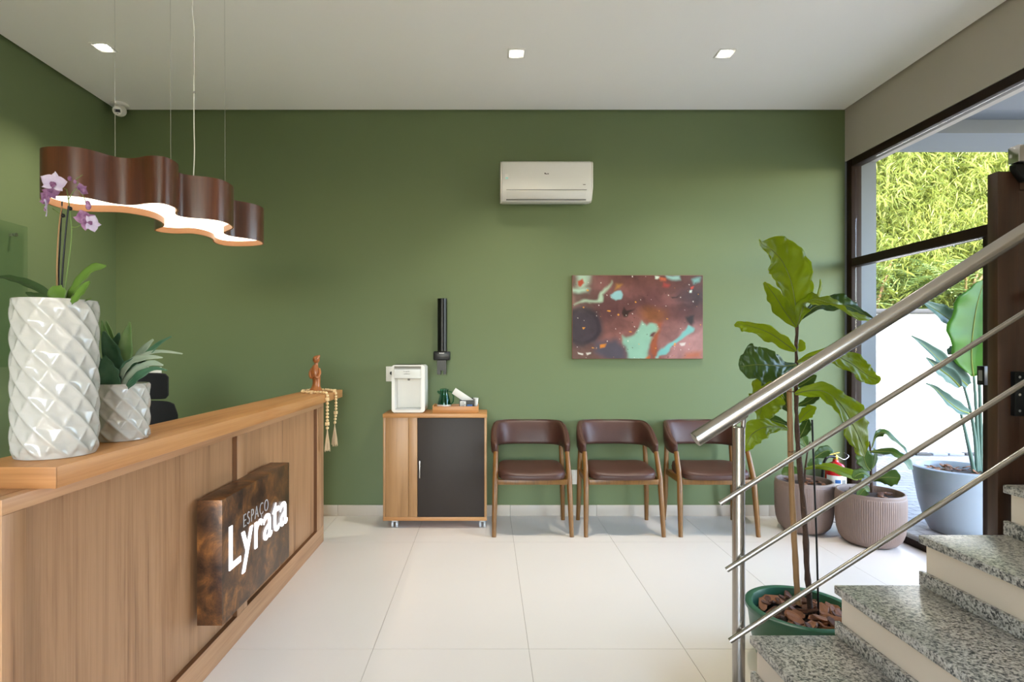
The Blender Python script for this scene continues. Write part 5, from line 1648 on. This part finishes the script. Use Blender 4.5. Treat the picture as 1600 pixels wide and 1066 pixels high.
# ================================================================ office chair behind the counter
ox, oy = -1.87, 2.95
oc = thing('office_chair', 'black mesh office chair with headrest behind the counter', 'chair', (ox, oy, 0))
ang = math.radians(28)
fwd = Vector((math.cos(ang) * .35 + .1, -1, 0)).normalized()
sd_ = Vector((-fwd.y, fwd.x, 0))
def pad(cz, half_w, half_h, curve, depth, back, name, tiltz=0):
    n, m = 20, 12
    V, fs = [], []
    base = Vector((ox, oy, cz)) - fwd * back
    for j in range(m + 1):
        for i in range(n + 1):
            u, v = 2 * i / n - 1, 2 * j / m - 1
            k = (1 - abs(u) ** 5) ** .3 if abs(u) < 1 else 0
            V.append(base + sd_ * (half_w * u) + Vector((0, 0, half_h * v * (.7 + .3 * k))) + fwd * (curve * u * u) + fwd * depth)
    N = len(V)
    V += [v - fwd * (2 * depth) for v in V]
    W_ = n + 1
    for j in range(m):
        for i in range(n):
            a = j * W_ + i
            fs += [(a, a + 1, a + W_ + 1, a + W_), (N + a, N + a + W_, N + a + W_ + 1, N + a + 1)]
    bd = [i for i in range(n)] + [j * W_ + n for j in range(m)] + [m * W_ + i for i in range(n, 0, -1)] + [j * W_ for j in range(m, 0, -1)]
    for i in range(len(bd)):
        a, b = bd[i], bd[(i + 1) % len(bd)]
        fs.append((a, N + a, N + b, b))
    return build(MB().add(V, fs), name, M_blackf, oc, bevel=.006, angle=50)
pad(1.122, .15, .075, .07, .018, .24, 'headrest')
pad(.775, .20, .265, .07, .014, .22, 'backrest')
bk_ = Vector((ox, oy, 0)) - fwd * .27
build(MB().tube([bk_ + Vector((0, 0, .42)), bk_ + Vector((0, 0, .7)), bk_ + Vector((0, 0, 1.1))], [.022, .02, .014], 12), 'back_spine', M_black, oc)
build(MB().obox((ox, oy, .475), fwd * .24, sd_ * .245, (0, 0, .035)), 'seat', M_blackf, oc, bevel=.025, seg=4)
build(MB().tube([bk_ + Vector((0, 0, .43)), Vector((ox, oy, .42))], .02, 10), 'seat_bracket', M_black, oc)
for s in (-1, 1):
    q = Vector((ox, oy, 0)) + sd_ * (s * .29)
    build(MB().tube([Vector((ox, oy, .43)) + sd_ * (s * .2), q + Vector((0, 0, .45)), q + Vector((0, 0, .66))], .014, 10), 'armrest_post', M_black, oc)
    build(MB().obox(q + Vector((0, 0, .675)), fwd * .12, sd_ * .04, (0, 0, .014)), 'armrest', M_black, oc, bevel=.01)
build(MB().lathe([(.028, .08), (.028, .25), (.018, .25), (.018, .44)], (ox, oy, 0), 20), 'gas_lift', M_black, oc)
for k in range(5):
    a = 2 * PI * k / 5 + .3
    e = Vector((ox + .3 * math.cos(a), oy + .3 * math.sin(a), 0))
    l = build(MB().tube([(ox, oy, .105), (ox + .15 * math.cos(a), oy + .15 * math.sin(a), .10), e + Vector((0, 0, .07))], [.026, .02, .014], 10), 'base_leg', M_black, oc)
    t = Vector((-math.sin(a), math.cos(a), 0))
    build(MB().tube([e + Vector((0, 0, .028)) - t * .02, e + Vector((0, 0, .028)) + t * .02], .0275, 16), 'caster', M_black, l)

# ================================================================ fire extinguisher
ex, ey = 2.715, 4.375
eb, et = .135, W(1315, 713, 4.375).z
fe = thing('fire_extinguisher', 'red fire extinguisher on a floor stand in the corner by the window', 'fire extinguisher', (ex, ey, 0))
R = .072
build(MB().lathe([(.001, eb + .01), (R * .8, eb), (R, eb + .012), (R, et - .11), (R * .93, et - .085), (R * .7, et - .058), (R * .35, et - .045), (.02, et - .04), (.02, et - .025), (.001, et - .025)], (ex, ey, 0), 40), 'cylinder', M_red, fe, angle=50)
lb = build(MB().grid(lambda u, v: (ex + (R + .0008) * math.cos(-PI * .97 + u * PI * .94), ey + (R + .0008) * math.sin(-PI * .97 + u * PI * .94), eb + .075 + v * .15), 30, 4), 'printed_label', M_label, fe, angle=180, recalc=False)
for (u0, u1, v0, v1, m) in ((.3, .48, .62, .8, M_blue), (.52, .7, .6, .8, M_gplastic), (.3, .7, .40, .46, M_gplastic), (.3, .66, .28, .33, M_gplastic), (.3, .55, .12, .24, M_blue), (.6, .72, .1, .24, M_red)):
    build(MB().grid(lambda u, v: (ex + (R + .0014) * math.cos(-PI * .97 + (u0 + (u1 - u0) * u) * PI * .94), ey + (R + .0014) * math.sin(-PI * .97 + (u0 + (u1 - u0) * u) * PI * .94), eb + .075 + (v0 + (v1 - v0) * v) * .15), 6, 1), 'label_print', m, lb, angle=180, recalc=False)
build(MB().lathe([(.016, et - .025), (.018, et), (.012, et + .012), (.001, et + .012)], (ex, ey, 0), 20), 'valve', M_brass, fe)
build(MB().obox((ex - .03, ey - .01, et + .02), (.05, 0, .012), (0, .011, 0), (-.0006, 0, .003)), 'lever', M_brass, fe, bevel=.002)
build(MB().obox((ex - .028, ey - .01, et + .001), (.04, 0, -.006), (0, .010, 0), (.0004, 0, .003)), 'carry_handle', M_brass, fe, bevel=.002)
build(MB().tube([tuple(q) for q in catmull([(ex - .01, ey - .01, et - .005), (ex - .07, ey - .02, et + .0), (ex - .105, ey - .02, et - .06), (ex - .115, ey - .02, et - .2), (ex - .11, ey - .015, et - .3)], 24)], .0105, 10), 'hose', M_black, fe)
build(MB().tube([tuple(q) for q in catmull([(ex + .008, ey - .018, et), (ex + .05, ey - .03, et - .02), (ex + .09, ey - .02, et + .005), (ex + .06, ey - .01, et + .03)], 20)], .0018, 6), 'safety_tag_wire', M_chrome, fe)
mb = MB()
for z_ in (eb + .13, eb + .06):
    mb.tube([(ex + (R + .006) * math.cos(a), ey + (R + .006) * math.sin(a), z_) for a in np.linspace(0, 2 * PI, 32)], .003, 6)
mb.tube([(ex, ey - R - .006, eb + .13), (ex, ey - R - .008, .04), (ex + .005, ey - R - .012, .005)], .003, 6)
for a in (.6, 2.5, 4.71):
    mb.tube([(ex + (R + .006) * math.cos(a), ey + (R + .006) * math.sin(a), eb + .13), (ex + (R + .006) * math.cos(a), ey + (R + .006) * math.sin(a), .004)], .0035, 6)
mb.tube([(ex + (R + .006) * math.cos(a), ey + (R + .006) * math.sin(a), .004) for a in np.linspace(0, 2 * PI, 32)], .0035, 6)
mb.tube([(ex - R, ey, eb - .004), (ex + R, ey, eb - .004)], .003, 6).tube([(ex, ey - R, eb - .004), (ex, ey + R, eb - .004)], .003, 6)
build(mb, 'wire_stand', M_chrome, fe)
